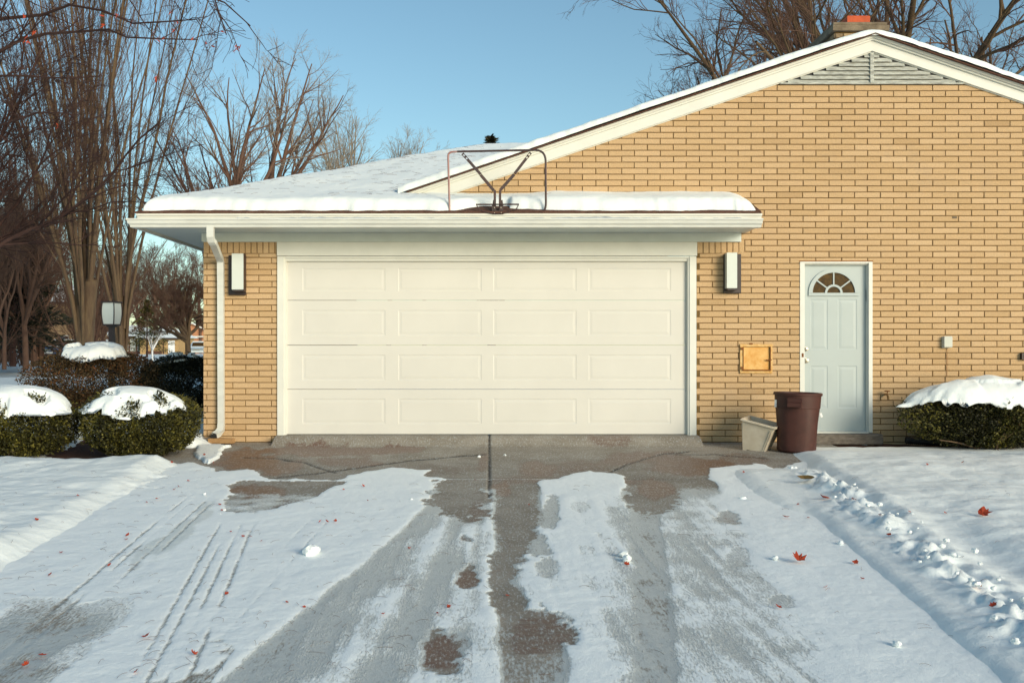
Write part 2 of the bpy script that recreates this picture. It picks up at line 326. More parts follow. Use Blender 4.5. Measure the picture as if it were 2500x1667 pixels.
    for (cu, cv, ru, rv, st) in ((720,1035,190,14,.9),(560,1055,80,28,.8),(900,1035,90,9,.8),(1000,1075,120,18,.35),(1300,1075,120,20,.5),(1500,1050,110,20,.6),(1600,1070,110,22,.9),(1500,1125,45,32,1.1),(1400,1020,60,10,.5),(620,1072,90,22,.7),(800,1060,80,14,.6),(1240,1080,40,22,.7),(1420,1062,60,12,.6),(1150,1125,22,16,1),(1110,1060,14,30,.6),(1078,1332,30,24,.9),(1020,1505,60,50,.7),(1250,1455,95,60,.5),(1670,1190,26,18,.7),(590,1130,70,20,.7),(1100,1180,30,40,.5),(1700,1055,80,14,.5),(1330,1105,200,12,.6),(1640,1000,60,20,.5)):
        wet = np.maximum(wet, st*sstep(1.3, .3, ((wu-cu)/ru)**2+((wv-cv)/rv)**2+.75*fbm(XX*6, YY*3, 91, 5)))
    # cracks and joints in the slab
    crack = np.zeros(XX.shape)
    def seg(pts, wd):
        c = np.zeros(XX.shape)
        for (a, b) in zip(pts[:-1], pts[1:]):
            ax, ay = a; bx, by = b; dx, dy = bx-ax, by-ay; L2 = dx*dx+dy*dy
            t = np.clip(((u+2*fbm(XX*9, YY*9, 13)-ax)*dx+(v+1.5*fbm(XX*7, YY*11, 14)-ay)*dy)/L2, 0, 1)
            d = np.hypot(u-ax-t*dx, (v-ay-t*dy)*2.2+4*fbm(XX*6, YY*6, 15)); c = np.maximum(c, np.exp(-(d/wd)**2))
        return c
    crack = np.maximum(crack, seg([(560,1050),(640,1053),(700,1062),(745,1078),(770,1085)], 3))
    crack = np.maximum(crack, seg([(620,1098),(790,1078),(930,1058),(1115,1042)], 3))
    crack = np.maximum(crack, seg([(1395,1085),(1440,1065),(1520,1042),(1580,1036)], 3.4))
    crack = np.maximum(crack, seg([(1520,1042),(1640,1043),(1760,1052)], 2.2))
    joint = np.exp(-((XX+.002)/.013)**2)*(YY > -3.6)
    crack = np.maximum(crack, joint*1.2); crack = np.maximum(crack, .6*np.exp(-((YY+2.62)/.012)**2))
    Z = ZZ + .011*np.clip(hs, 0, 1)*(1+.5*fbm(XX*5, YY*5, 101))+.003*ice - .012*np.clip(crack, 0, 1)*(1-s)
    ap = sstep(-.42, -.10, YY)*(XX > Xd(636))*(XX < Xd(1603)); Z = Z+ap*.09                       # apron ramp up to the door
    V = np.stack([XX, YY, Z], -1).reshape(-1, 3)
    o = mesh_np('driveway', V, grid_faces(*XX.shape), M['drive'], None, True, {'snow': s, 'ice': np.clip(ice, 0, 1), 'wet': np.clip(wet, 0, 1), 'crack': np.clip(crack, 0, 1)})
    props(o, kind='structure')
def drive_mat():
    m = bpy.data.materials.new('snowy_concrete'); t, N, L, P = nodes(m)
    tc = N.new('ShaderNodeTexCoord')
    def at(n):
        a = N.new('ShaderNodeAttribute'); a.attribute_name = n; return a.outputs['Fac']
    def noise(sc, det=6, vec=None, ro=.6):
        n = N.new('ShaderNodeTexNoise'); n.inputs['Scale'].default_value = sc; n.inputs['Detail'].default_value = det; n.inputs['Roughness'].default_value = ro
        L.new(vec or tc.outputs['Object'], n.inputs['Vector']); return n.outputs['Fac']
    def math_(op, a, b, clamp=False):
        n = N.new('ShaderNodeMath'); n.operation = op; n.use_clamp = clamp
        for i, q in enumerate((a, b)):
            if isinstance(q, (int, float)): n.inputs[i].default_value = q
            else: L.new(q, n.inputs[i])
        return n.outputs[0]
    def mix(f, a, b, bt='MIX'):
        n = N.new('ShaderNodeMix'); n.data_type = 'RGBA'; n.blend_type = bt
        for i, q in ((0, f), (6, a), (7, b)):
            if isinstance(q, (int, float)): n.inputs[i].default_value = q
            elif isinstance(q, tuple): n.inputs[i].default_value = (*q, 1)
            else: L.new(q, n.inputs[i])
        return n.outputs[2]
    def rng(v, a, b):
        n = N.new('ShaderNodeMapRange'); L.new(v, n.inputs[0]); n.inputs[1].default_value = a; n.inputs[2].default_value = b
        n.interpolation_type = 'SMOOTHSTEP'; return n.outputs[0]
    base = mix(rng(noise(2.2), .35, .65), (.27, .235, .19), (.36, .325, .275))
    agg = noise(160, 3); base = mix(rng(agg, .35, .7), mix(1.0, base, (.72, .7, .68), 'MULTIPLY'), base)
    mp = N.new('ShaderNodeMapping'); mp.inputs['Scale'].default_value = (.6, 3, 1); L.new(tc.outputs['Object'], mp.inputs[0])
    wetf = math_('ADD', at('wet'), math_('MULTIPLY', math_('SUBTRACT', noise(9, 6, mp.outputs[0]), .5), .9), True)
    wetf = rng(wetf, .2, .75)
    c = mix(wetf, base, (.135, .072, .048))
    c = mix(at('crack'), c, (.018, .014, .012))
    mp2 = N.new('ShaderNodeMapping'); mp2.inputs['Scale'].default_value = (3.0, .8, 1); L.new(tc.outputs['Object'], mp2.inputs[0])
    n1 = noise(26, 6, mp2.outputs[0], .7); n3 = noise(60, 4)
    icef = math_('ADD', at('ice'), math_('MULTIPLY', math_('SUBTRACT', n1, .5), 1.15))
    film = rng(icef, -.02, .30); c = mix(math_('MULTIPLY', film, .85), c, (.52, .57, .575))
    pk = rng(icef, .48, .74); c = mix(math_('MULTIPLY', pk, .85), c, (.78, .83, .815))
    sgate = math_('MULTIPLY', at('snow'), 5.0, True)
    sf = math_('ADD', at('snow'), math_('MULTIPLY', math_('MULTIPLY', sgate, math_('ADD', math_('MULTIPLY', math_('SUBTRACT', n3, .5), .6), math_('SUBTRACT', n1, .5))), .75))
    sf = rng(sf, .30, .72); c = mix(sf, c, (.89, .93, .925))
    L.new(c, P.inputs['Base Color'])
    r1 = N.new('ShaderNodeMapRange'); L.new(math_('MAXIMUM', film, wetf), r1.inputs[0]); r1.inputs[3].default_value = .85; r1.inputs[4].default_value = .42
    r2 = mix(sf, r1.outputs[0], (.7, .7, .7)); L.new(r2, P.inputs['Roughness'])
    P.inputs['Specular IOR Level'].default_value = .3
    b1 = N.new('ShaderNodeBump'); b1.inputs['Strength'].default_value = .5; b1.inputs['Distance'].default_value = .004; L.new(agg, b1.inputs['Height'])
    b2 = N.new('ShaderNodeBump'); b2.inputs['Strength'].default_value = .8; b2.inputs['Distance'].default_value = .010
    L.new(math_('ADD', math_('MAXIMUM', pk, sf), math_('MULTIPLY', noise(14, 8), .9)), b2.inputs['Height']); L.new(b1.outputs[0], b2.inputs['Normal'])
    L.new(b2.outputs[0], P.inputs['Normal'])
    return m
M['drive'] = drive_mat(); driveway()

def snow_ground():
    D = [2.0]
    while D[-1] < 22: D.append(D[-1]*1.0042)
    D = np.array(D); X = np.concatenate([np.arange(-14, -7.5, .12), np.arange(-7.5, 8, .0235), np.arange(8, 14, .12)])
    XX, YY = np.meshgrid(X, D-CD); base = gz(YY)
    u, v = uvof(XX, YY, base)
    xr = 3.28-.105*(-YY-.9)+.05*fbm(YY*1.2, YY*0, 3); xl = -3.16+.05*(-YY-1.4)+.06*fbm(YY*1.5, YY*0, 6)   # lips of the two lawns
    rl = sstep(-.02, .28, XX-xr); ll = sstep(-.02, .35, xl-XX)
    lawn = np.maximum(rl, ll)
    lum = .045*fbm(XX*.9, YY*.9, 12, 3)+.022*fbm(XX*2.6, YY*3.4, 14, 4)+.008*fbm(XX*9, YY*11, 16, 3)
    thick = .035+.105*sstep(-.4, -2.6, YY)*(XX > 0)+.085*(XX < 0)
    h = -.02+lawn*(thick+lum*np.where(YY > -1, .4, 1))
    # low shelf on the drive side of the right bank with a wheel rut
    sh = sstep(2.0, 2.25, XX+.15*(YY+2.5)*-.6)*(1-rl)
    xs = 1.85+.06*(YY+8)+.08*fbm(YY*2, YY*0, 44); shelf = sstep(xs, xs+.35, XX)*(YY < -1.55)
    shelf *= sstep(-1.6, -2.6, YY)
    rut = np.exp(-((XX-(xr-.50))/.17)**4)*sstep(-3.2, -5, YY)
    h = np.where(XX > 0, np.maximum(h, -.02+shelf*(.055+.3*lum+.01)-.0*rut), h)
    h -= .055*rut*(XX > 0)
    # crumbly windrow of clods along the lip
    cl = np.exp(-((XX-xr-.05-.16*fbm(YY*.8, YY*0, 211))/(.12+.07*vn(YY*1.7, YY*0, 213)))**2)*(.35+.65*sstep(.2, .55, vn(YY*1.9+7, YY*0, 215)))*sstep(-1.6, -3.0, YY)
    clod = np.clip(vn(XX*11+2*fbm(XX*5,YY*5,2), YY*11, 201)-.38, 0, 1)*.13+np.clip(vn(XX*23, YY*23, 203)-.42, 0, 1)*.10
    h += cl*(.035*vn(XX*3, YY*3, 209)+clod*(.55+.75*vn(XX*1.3, YY*1.3, 207)))
    xm = xr-1.02; cl2 = np.exp(-((XX-xm)/.12)**2)*sstep(-4.3, -5.6, YY)
    h += cl2*clod*.35*(vn(YY*1.7, XX*0, 9) > .35)
    cl3 = np.exp(-((XX-xl+.02)/.12)**2)*sstep(-1.4, -2.2, YY)*sstep(-4.5, -3, YY)
    h += cl3*clod*.45
    # scooped hollow behind the bank
    h -= .09*np.exp(-((XX-xr-.42)/.22)**2)*sstep(-4.0, -6.0, YY)
    # melted bare strips round the house foot and the planting beds
    n = .10*fbm(XX*3, YY*3, 33, 5)
    bare_r = sstep(-.50, -.36, YY+n)*(XX > 2.9)*(YY < .2)
    bare_l = (inpoly(u+10*fbm(XX*5, YY*5, 36), v+6*fbm(XX*5, YY*5, 37), [(-50,1030),(120,1044),(190,1056),(330,1066),(452,1072),(470,1085),(520,1085),(560,1075),(560,1020),(440,1030),(200,1000),(150,1030)]))*1.0
    isl = inpoly(u+6*fbm(XX*5, YY*5, 38), v+4*fbm(XX*5, YY*5, 39), [(450,1026),(530,1024),(512,1034),(505,1050),(480,1068),(448,1050)])*1.0
    under = np.exp(-(((XX+4.35)/.75)**2+((YY+1.25)/.5)**2)**2)+np.exp(-(((XX+5.9)/.85)**2+((YY+1.3)/.5)**2)**2)
    bare = np.clip(np.maximum(np.maximum(bare_r, bare_l), under*.9)-isl, 0, 1)
    h = h*(1-bare)-.06*bare; h = np.where((isl > 0), .03+.3*lum, h)
    inside = (YY > -.06)*(XX > -3.5)*(XX < 12); h = np.where(inside, -.3, h)
    h = np.where((np.abs(XX) < 2.9)*(YY > -1.6), -.05, h)
    far = sstep(0, 9, YY)*.18*(XX < 0); Z = base+h+far+(.22*sstep(.5, 6, YY))*(XX < -3)
    V = np.stack([XX, YY, Z], -1).reshape(-1, 3); F = grid_faces(*XX.shape)
    # distance: one coarse sheet that carries on to the horizon
    d2 = np.array([0.3*1.16**i for i in range(60)]); d2 = d2[d2 < 900]; yy = d2-14
    xx = np.concatenate([-np.array([8*1.13**i for i in range(36)])[::-1], np.array([8*1.13**i for i in range(36)])])
    X2, Y2 = np.meshgrid(xx, yy)
    Z2 = gz(Y2)-.10+.33*sstep(2, 9, Y2)*(X2 < 20)+.10*fbm(X2*.15, Y2*.15, 5)*sstep(9, 20, Y2)+.25*sstep(20, 90, Y2)-.22
    V2 = np.stack([X2, Y2, Z2], -1).reshape(-1, 3)
    F = np.concatenate([F, grid_faces(*X2.shape, off=len(V))]); V = np.concatenate([V, V2])
    props(mesh_np('snow_ground', V, F, M['snow'], None, True), kind='structure')
    for nm, x0, x1, y0, y1 in (('garden_bed', -9, -2.92, -1.75, 1.2), ('flower_bed_soil', 3.6, 12, -1.0, -.02)):
        X3, Y3 = np.meshgrid(np.arange(x0, x1, .05), np.arange(y0, y1, .05)); Z3 = gz(Y3)-.022+.02*fbm(X3*5, Y3*5, 4)
        props(mesh_np(nm, np.stack([X3, Y3, Z3], -1).reshape(-1, 3), grid_faces(*X3.shape), M['soil'], None, True), kind='structure')
snow_ground()

# loose snow lumps on drive and lawn
def lump(c, r, seed):
    rr = np.random.RandomState(seed); m = MB(); m.ball((0, 0, 0), r, 16)
    out = []
    for p in m.v:
        n = float(vn(p[0]/r*1.7+seed, p[1]/r*1.7+p[2]/r*2.1+seed, seed)); f = .55+.6*n+.35*float(vn(p[0]/r*4+seed, p[1]/r*4+p[2]/r*5, seed+1))
        out.append((c[0]+p[0]*f*rr.uniform(.97, 1.03), c[1]+p[1]*f, c[2]+p[2]*f*.75))
    m.v = out; return m
lm = MB(); rr = random.Random(4)
for (uu, vv, r) in ((712,1278,.055),(722,1274,.04),(1432,1282,.03),(1440,1292,.03),(946,1150,.02),(470,1140,.014),(515,1173,.016),(505,1183,.014),(1100,1050,.02),(1822,1083,.055),(1830,1088,.03),(1705,1148,.03),(1160,1046,.015),(985,1015,.03),(1000,1013,.02),(2250,1330,.045),(2290,1345,.04),(1930,1255,.02),(2060,1490,.02),(1780,1290,.02)):
    D = 1.624/((vv-800)/FD+.04); x, y, z = W(uu, vv, D)
    lm2 = lump((x, y, z+r*.3+(.02 if vv > 1200 or uu < 500 else 0)), r, int(uu+vv)); lm.add(lm2.v, lm2.f)
for i in range(60):
    y = -3.0-4.9*rr.random()**.7; x = 3.28-.105*(-y-.9)+rr.gauss(.03, .12) if i+1 else 3.28-.105*(-y-.9)-1.0+rr.gauss(0, .12)
    r = rr.uniform(.008, .022); lm2 = lump((x, y, float(gz(y))+(.118 if i+1 else .03)), r, i*7+1); lm.add(lm2.v, lm2.f)
props(lm.build('snow_clods', M['snow'], None, True), 'loose clods of snow strewn along the driveway edge', 'snow clods', kind='stuff')
# ------------------------------------------------------------------ the brick house
house = thing('brick_house', 'tan brick house with snowy roof, white double garage door and side entry', 'house', (0, 0, 0))
WX0 = -3.477; WX1 = 10.0; BH = .0723; BL = .315; JT = .0095
XP = (2005-1124)/189.8; ZL = CZ+(800-116)/189.8; SL = .338
def rake(x): return ZL-SL*abs(x-XP)
GX0, GX1, GZ1 = Xd(637), Xd(1601), Zd(558)
DX0, DX1, DZ1 = Xd(1837), Xd(2003), Zd(601)
FZ0, FZ1, FX1 = Zd(556), 2.452, Xd(1701)
def bricks():
    V = []; Fq = []; A = []; r = random.Random(3)
    def brick(x0, x1, z0, z1, T):
        if x1-x0 < .02 or z1-z0 < .012: return
        c = .0035; j = r.uniform(-.0018, .0018); b = len(V); val = min(1, max(0, r.gauss(.52, .15)))
        k = [r.uniform(-.0012, .0012) for _ in range(8)]
        if r.random() < .006: val = 0
        pts = [(x0, .02, z0), (x1, .02, z0), (x1, .02, z1), (x0, .02, z1),
               (x0+k[0], .004+j, z0+k[1]), (x1+k[2], .004+j, z0+k[3]), (x1+k[4], .004+j, z1+k[5]), (x0+k[6], .004+j, z1+k[7]),
               (x0+c, j, z0+c), (x1-c, j, z0+c), (x1-c, j, z1-c), (x0+c, j, z1-c)]
        V.extend(T(*p) for p in pts); A.extend([val]*12)
        for f in ((8,9,10,11),(4,5,9,8),(5,6,10,9),(6,7,11,10),(7,4,8,11),(0,1,5,4),(1,2,6,5),(2,3,7,6),(3,0,4,7)): Fq.append([b+i for i in f])
    I = lambda x, y, z: (x, y, z)
    nrow = 68; z = -.16
    for row in range(nrow):
        z0 = z+row*BH+JT/2; z1 = z0+BH-JT
        off = (row % 2)*BL/2+r.uniform(-.004, .004)+.03
        # allowed x spans in this course
        spans = [(WX0, WX1)]; trunc = False
        def cut(a, b):
            out = []
            for (p, q) in spans:
                if b <= p or a >= q: out.append((p, q)); continue
                if a > p: out.append((p, a))
                if b < q: out.append((b, q))
            return out
        if z0 < GZ1+.0: spans = cut(GX0+.006, GX1-.006)
        if z0 < DZ1-.02: spans = cut(DX0, DX1)
        if z1 > GZ1-.13 and z0 < 2.46:
            if z0 > FZ0-.02: spans = cut(-9, FX1+.002)
            elif z0 > GZ1-.15: spans = cut(-9, Xd(1712)-.004)
            else: trunc = True
        if z0 > 2.3 and z0 < 2.80: spans = cut(-9, FX1+.01)
        if z0 > 2.80: spans = cut(-9, -3.0)
        if z0 > Zd(194)-.012: break
        if z1 > Zd(194)-.004: z1 = Zd(194)-.004
        for (p, q) in spans:
            x = math.floor((p-off)/BL)*BL+off
            while x < q:
                a = max(p, x+JT/2*(x > p)); b = min(q, x+BL-JT/2)
                zz1 = GZ1-.131 if (trunc and b < Xd(1712)) else z1
                lim = min(rake(a), rake(b))+.10 if z0 > 2.8 else 9
                if a > p+.001 or True:
                    if z0 < lim and b > a+.03: brick(a, b, z0, min(zz1, max(z0+.02, lim+.06)), I)
                x += BL
    # soldier courses on the two piers
    for (a, b) in ((WX0, GX0), (GX1, Xd(1712))):
        x = a
        while x < b-.02:
            brick(x+JT/2, min(b, x+BH-.003)-.001, GZ1-.125, FZ0+.03, I); x += BH
    # plain side walls, left of the garage
    TL = lambda x, y, z: (WX0+y, x, z)
    for row in range(36):
        z0 = -.16+row*BH+JT/2; x = .0-(row % 2)*BL/2
        if z0 > 2.4: break
        while x < 7.2:
            brick(max(x, .003)+JT/2, x+BL-JT/2, z0, z0+BH-JT, lambda a, y, c: (WX0+y, a, c)); x += BL
    return mesh_np('brick_wall', V, Fq, M['brick'], house, False, {'rnd': A})
bw = bricks()
# masonry core carrying the mortar colour, with the two openings
mb = MB(); Y0, Y1 = .0105, .16
mb.box(WX0+.0105, GX0, Y0, 7.2, -.25, 2.44); mb.box(GX1, DX0, Y0, Y1, -.25, 2.86); mb.box(DX0, DX1, Y0, Y1, DZ1, 2.86); mb.box(DX1, WX1, Y0, Y1, -.25, 2.86)
mb.box(GX0, GX1, Y0, Y1, GZ1, 2.86); mb.box(WX0+.02, GX0, Y0+.003, Y1, 2.44, 2.7)
xl = XP-(rake(XP)-2.86+.1)/SL; xr_ = WX1
mb.prism([(xl, 2.86), (xr_, 2.86), (xr_, rake(xr_)+.1), (XP, rake(XP)+.1)], 'y', Y0, Y1)
mb.build('mortar_core', M['mortar'], bw)
# --- frieze, header board, frame
b = MB(); b.box(WX0-.012, FX1, -.032, .012, FZ0, FZ1+.0)
for u in (1272, 840): b.box(Xd(u)-.0012, Xd(u)+.0012, -.0335, -.031, FZ0, FZ1)
b.build('frieze_board', M['frieze'], house, bevel=.003)
b = MB(); b.box(GX0, GX1-.004, -.028, .02, Zd(588), FZ0-.001); b.build('header_board', M['white_trim'], house, bevel=.003)
fr = MB(); gx0i, gx1i, gzt = Xd(657.5), Xd(1578), Zd(599.5)
fr.box(GX0+.004, gx0i-.028, -.020, .10, -.02, Zd(589), .003); fr.box(gx0i-.028, gx0i-.008, -.006, .10, -.02, Zd(592)); fr.box(gx0i-.008, gx0i, .012, .10, 0, Zd(596))
fr.box(gx1i+.028, GX1-.012, -.020, .10, -.02, Zd(589), .003); fr.box(gx1i+.008, gx1i+.028, -.006, .10, -.02, Zd(592)); fr.box(gx1i, gx1i+.008, .012, .10, 0, Zd(596))
fr.box(gx0i-.028, gx1i+.028, -.012, .10, Zd(593), Zd(589)); fr.box(gx0i-.008, gx1i+.008, .006, .10, gzt, Zd(593))
fr.build('garage_door_frame', M['white_trim'], house)
# --- sectional garage door
gd = bpy.data.objects.new('garage_door', None); COL.objects.link(gd); gd.parent = house
def panel(m, x0, x1, z0, z1, y):
    rs_ = [(0, 0), (.008, .0032), (.018, .0032), (.045, .0006)]
    rings = [[(x0+i, y+d, z0+i), (x1-i, y+d, z0+i), (x1-i, y+d, z1-i), (x0+i, y+d, z1-i)] for i, d in rs_]
    vs = [p for r_ in rings for p in r_]; fs = [(l*4+i, l*4+(i+1) % 4, l*4+4+(i+1) % 4, l*4+4+i) for l in range(3) for i in range(4)]
    fs.append((12, 13, 14, 15)); m.add(vs, fs)
def face_with_panels(m, x0, x1, z0, z1, y, rects, yb):
    xs = sorted({x0, x1} | {r_[0] for r_ in rects} | {r_[1] for r_ in rects}); zs = sorted({z0, z1} | {r_[2] for r_ in rects} | {r_[3] for r_ in rects})
    for i in range(len(xs)-1):
        for j in range(len(zs)-1):
            cx, cz = (xs[i]+xs[i+1])/2, (zs[j]+zs[j+1])/2
            if any(r_[0] < cx < r_[1] and r_[2] < cz < r_[3] for r_ in rects): continue
            m.add([(xs[i], y, zs[j]), (xs[i+1], y, zs[j]), (xs[i+1], y, zs[j+1]), (xs[i], y, zs[j+1])], [(0, 1, 2, 3)])
    for r_ in rects: panel(m, *r_, y)
    m.add([(x0,y,z0),(x1,y,z0),(x1,y,z1),(x0,y,z1),(x0,yb,z0),(x1,yb,z0),(x1,yb,z1),(x0,yb,z1)], [(4,5,1,0),(3,2,6,7),(4,0,3,7),(1,5,6,2),(7,6,5,4)])
YD = .045; DD = CD+YD
pc = [(695, 885), (915, 1106), (1133, 1324), (1352, 1541)]
secs = [(598, 689.2, 616, 669), (690, 792, 712, 771), (793, 893.2, 814, 873), (894, 996.5, 915, 973)]
for (va, vb, pa, pb) in secs:
    m = MB(); za, zb = Zd(vb, DD), Zd(va, DD)
    m.box(gx0i-.004, gx1i+.004, YD+.0028, YD+.03, za, zb); face_with_panels(m, gx0i-.004, gx1i+.004, za+.002, zb-.002, YD, [(Xd(a, DD), Xd(c, DD), Zd(pb, DD), Zd(pa, DD)) for a, c in pc], YD+.04)
    m.build('door_section', M['garage'], gd)
m = MB(); m.box(gx0i, gx1i, YD+.004, YD+.03, .002, Zd(996.7, DD)); m.build('bottom_seal', M['black'], gd)
# --- entry door
ed = bpy.data.objects.new('entry_door', None); COL.objects.link(ed); ed.parent = house
YE = .055; DE = CD+YE; ex0, ex1, ez0, ez1 = Xd(1844, DE), Xd(1988, DE), Zd(989, DE), Zd(609, DE)
m = MB(); cu, cv, ra, rb = 1914, 673, 51, 49
cx_, cz_ = Xd(cu, DE), Zd(cv, DE); RA, RB = ra/FD*DE, rb/FD*DE
def el(f, n=24, a0=0, a1=math.pi): return [(cx_+RA*f*math.cos(a0+(a1-a0)*i/n), cz_+RB*f*math.sin(a0+(a1-a0)*i/n)) for i in range(n+1)]
rects = [(Xd(a, DE), Xd(c, DE), Zd(e, DE), Zd(d_, DE)) for a, c, d_, e in ((1861,1901,687,803),(1924,1968,687,803),(1861,1901,840,937),(1924,1968,840,937))]
zf = cz_-.02
face_with_panels(m, ex0, ex1, ez0, zf, YE, [], YE+.04)
m.v.clear(); m.f.clear()
face_with_panels(m, ex0, ex1, ez0, ez1, YE, rects, YE+.045)
dl = m.build('door_leaf', M['door'], ed)
def half(poly, y0, y1, m_): m_.prism(poly, 'y', y0, y1)
g = MB(); g.prism(el(.98), 'y', YE-.0035, YE-.001); gl_ = g.build('fanlight_window', M['glass'], ed)
t = MB()
def arc(f0, f1, y0, y1, c=None, n=24):
    o_ = el(f1, n); i_ = el(f0, n)
    for k in range(n):
        t.add([(o_[k][0], y0, o_[k][1]), (o_[k+1][0], y0, o_[k+1][1]), (i_[k+1][0], y0, i_[k+1][1]), (i_[k][0], y0, i_[k][1]),
               (o_[k][0], y1, o_[k][1]), (o_[k+1][0], y1, o_[k+1][1]), (i_[k+1][0], y1, i_[k+1][1]), (i_[k][0], y1, i_[k][1])],
              [(0,1,2,3),(0,4,5,1),(3,2,6,7),(1,5,6,2),(0,3,7,4)])
arc(.955, 1.13, YE-.018, YE-.001); arc(.30, .40, YE-.016, YE-.002, n=12)
t.box(cx_-RA*1.13, cx_+RA*1.13, YE-.018, YE-.001, cz_-.035, cz_+.002)
for ang in (38, 90, 142):
    a = R(ang); p0 = (cx_+RA*.38*math.cos(a), cz_+RB*.38*math.sin(a)); p1 = (cx_+RA*.98*math.cos(a), cz_+RB*.98*math.sin(a))
    nx, nz = -math.sin(a)*.008, math.cos(a)*.008
    t.add([(p0[0]+nx, YE-.013, p0[1]+nz), (p0[0]-nx, YE-.013, p0[1]-nz), (p1[0]-nx, YE-.013, p1[1]-nz), (p1[0]+nx, YE-.013, p1[1]+nz),
           (p0[0]+nx, YE-.003, p0[1]+nz), (p0[0]-nx, YE-.003, p0[1]-nz), (p1[0]-nx, YE-.003, p1[1]-nz), (p1[0]+nx, YE-.003, p1[1]+nz)],
          [(0,1,2,3),(0,4,5,1),(1,5,6,2),(2,6,7,3),(3,7,4,0)])
t.build('frame', M['door'], gl_)
def knob(u, v, r, nm):
    m = MB(); x, z = Xd(u, DE-.05), Zd(v, DE-.05)
    prof = [(.001, 0), (r*1.15, 0), (r*1.15, .008), (r*.5, .012), (r*.45, .03), (r*.9, .04), (r, .052), (r*.85, .064), (.001, .068)]
    m.lathe(prof, 20); m.v = [(x+a, YE-c, z+b_) for a, b_, c in m.v]; m.build(nm, M['chrome'], ed, True)
knob(1851, 801.5, .026, 'deadbolt'); knob(1852, 828, .029, 'handle')
m = MB(); m.box(ex0-.034, ex0-.012, -.012, .0, Zd(820), Zd(811), .002); m.build('strike_plate', M['rust'], ed)
m = MB(); m.box(ex1+.002, ex1+.016, YE-.022, YE+.0, Zd(691), Zd(664), .002); m.build('hinge', M['door'], ed)
m = MB(); dz0 = Zd(990)
m.box(DX0, ex0+.002, -.008, .11, dz0, DZ1-.002, .003); m.box(ex1+.014, DX1-.02, .004, .11, dz0, DZ1-.03, .002); m.box(DX1-.045, DX1, -.014, .11, dz0-.02, DZ1-.002, .004); m.box(ex1+.002, ex1+.014, .028, .12, dz0, DZ1-.04)
m.box(DX0+.001, DX1-.001, -.011, .11, DZ1-.022, DZ1, .003); m.box(ex0, ex1+.01, .01, .12, ez1+.002, DZ1-.022, .002)
m.build('door_frame', M['white_trim'], ed)
m = MB(); m.box(DX0, DX1-.05, -.02, .12, Zd(996.5), Zd(990), .003); m.build('threshold', M['gutter'], ed)
m = MB(); m.box(DX0-.02, Xd(2024, CD-.1), -.16, .0, Zd(1021, CD-.16), Zd(997, CD-.16), .012); m.build('stone_step', M['stone'], house)
m = MB(); m.box(DX0-.01, DX1+.01, -.004, .0, DZ1+.0005, DZ1+.012); m.build('lintel', M['rust'], house)
# --- milk hatch
mh = bpy.data.objects.new('rusty_wall_hatch', None); COL.objects.link(mh); mh.parent = house
x0, x1, z0, z1 = Xd(1699), Xd(1773), Zd(857), Zd(790)
m = MB()
for bx in ((x0, x1, z1-.035, z1), (x0, x1, z0, z0+.038), (x0, x0+.036, z0+.038, z1-.035), (x1-.03, x1, z0+.038, z1-.035)): m.box(bx[0], bx[1], -.022, .01, bx[2], bx[3], .004)
m.build('frame', M['rust_trim'], mh)
m = MB(); m.box(x0+.04, x1-.034, -.012, .005, z0+.042, z1-.039, .006); m.build('door', M['rust_door'], mh, bevel=.004)
m = MB(); m.tube([(x0+.036, -.03, z0+.038), (x0+.036, -.03, z1-.04)], .004, 6); m.tube([(x1-.028, -.03, z0+.03), (x1-.028, -.03, z1-.03)], .006, 6); m.tube([(x0+.02, -.03, z0+.037), (x1-.02, -.03, z0+.037)], .008, 6)
m.tube([(x1-.085, -.034, z0+.163), (x1-.03, -.036, z0+.158), (x1-.012, -.04, z0+.17)], [.006, .009, .006], 6)
for zz in (z0+.05, z1-.07): m.box(x0+.006, x0+.04, -.034, -.02, zz, zz+.03, .003)
m.box(x0+.11, x0+.15, -.03, -.02, z1-.006, z1+.012, .002)
m.build('latch_and_hinges', M['rust'], mh)
# --- eave: soffit, fascia, gutter
EY = -.62; GL, GR = Xd(288, CD+EY-.1), Xd(1753, CD+EY-.1); SX0 = GL+.11
m = MB(); m.box(SX0+.02, FX1+.0, EY+.012, -.034, 2.452, 2.462); m.box(SX0+.02, WX0-.014, -.034, 7.9, 2.4525, 2.4625)
so_ = m.build('soffit', M['frieze'], house)
m = MB()
x = -3.9
while x < FX1-.02:
    m.box(x, x+.012, EY+.035, EY+.075, 2.4505, 2.4525); x += .107
m.box(-4.0, FX1, EY+.028, EY+.033, 2.4503, 2.4528)
m.build('vent_slots', M['black'], so_)
m = MB(); m.box(SX0, FX1+.06, EY-.004, EY+.012, 2.445, 2.60); m.box(SX0, SX0+.02, EY+.012, 8.0, 2.445, 2.60); m.build('fascia', M['white_trim'], house)
prof = [(0, 2.432), (-.045, 2.432), (-.062, 2.440), (-.066, 2.462), (-.085, 2.482), (-.090, 2.512), (-.101, 2.518), (-.101, 2.535), (-.094, 2.537), (-.094, 2.524), (-.084, 2.515), (-.060, 2.47), (-.04, 2.444), (-.006, 2.444), (-.004, 2.532), (0, 2.534)]
m = MB(); n = len(prof); k0 = len(m.v)
vs = []
for q, (xx, fn) in enumerate((('r', 0), ('c', 0), ('b', 0))):
    for (dy, z) in prof:
        if xx == 'r': vs.append((GR-(.0 if dy > -.08 else 0)+dy*-.35-.035, EY-.005+dy, z))
        if xx == 'c': vs.append((SX0+dy-.004, EY-.005+dy, z))
        if xx == 'b': vs.append((SX0+dy-.004, 8.0, z))
fs = [(q*n+i, q*n+(i+1) % n, (q+1)*n+(i+1) % n, (q+1)*n+i) for q in range(2) for i in range(n)]
m.add(vs, fs)
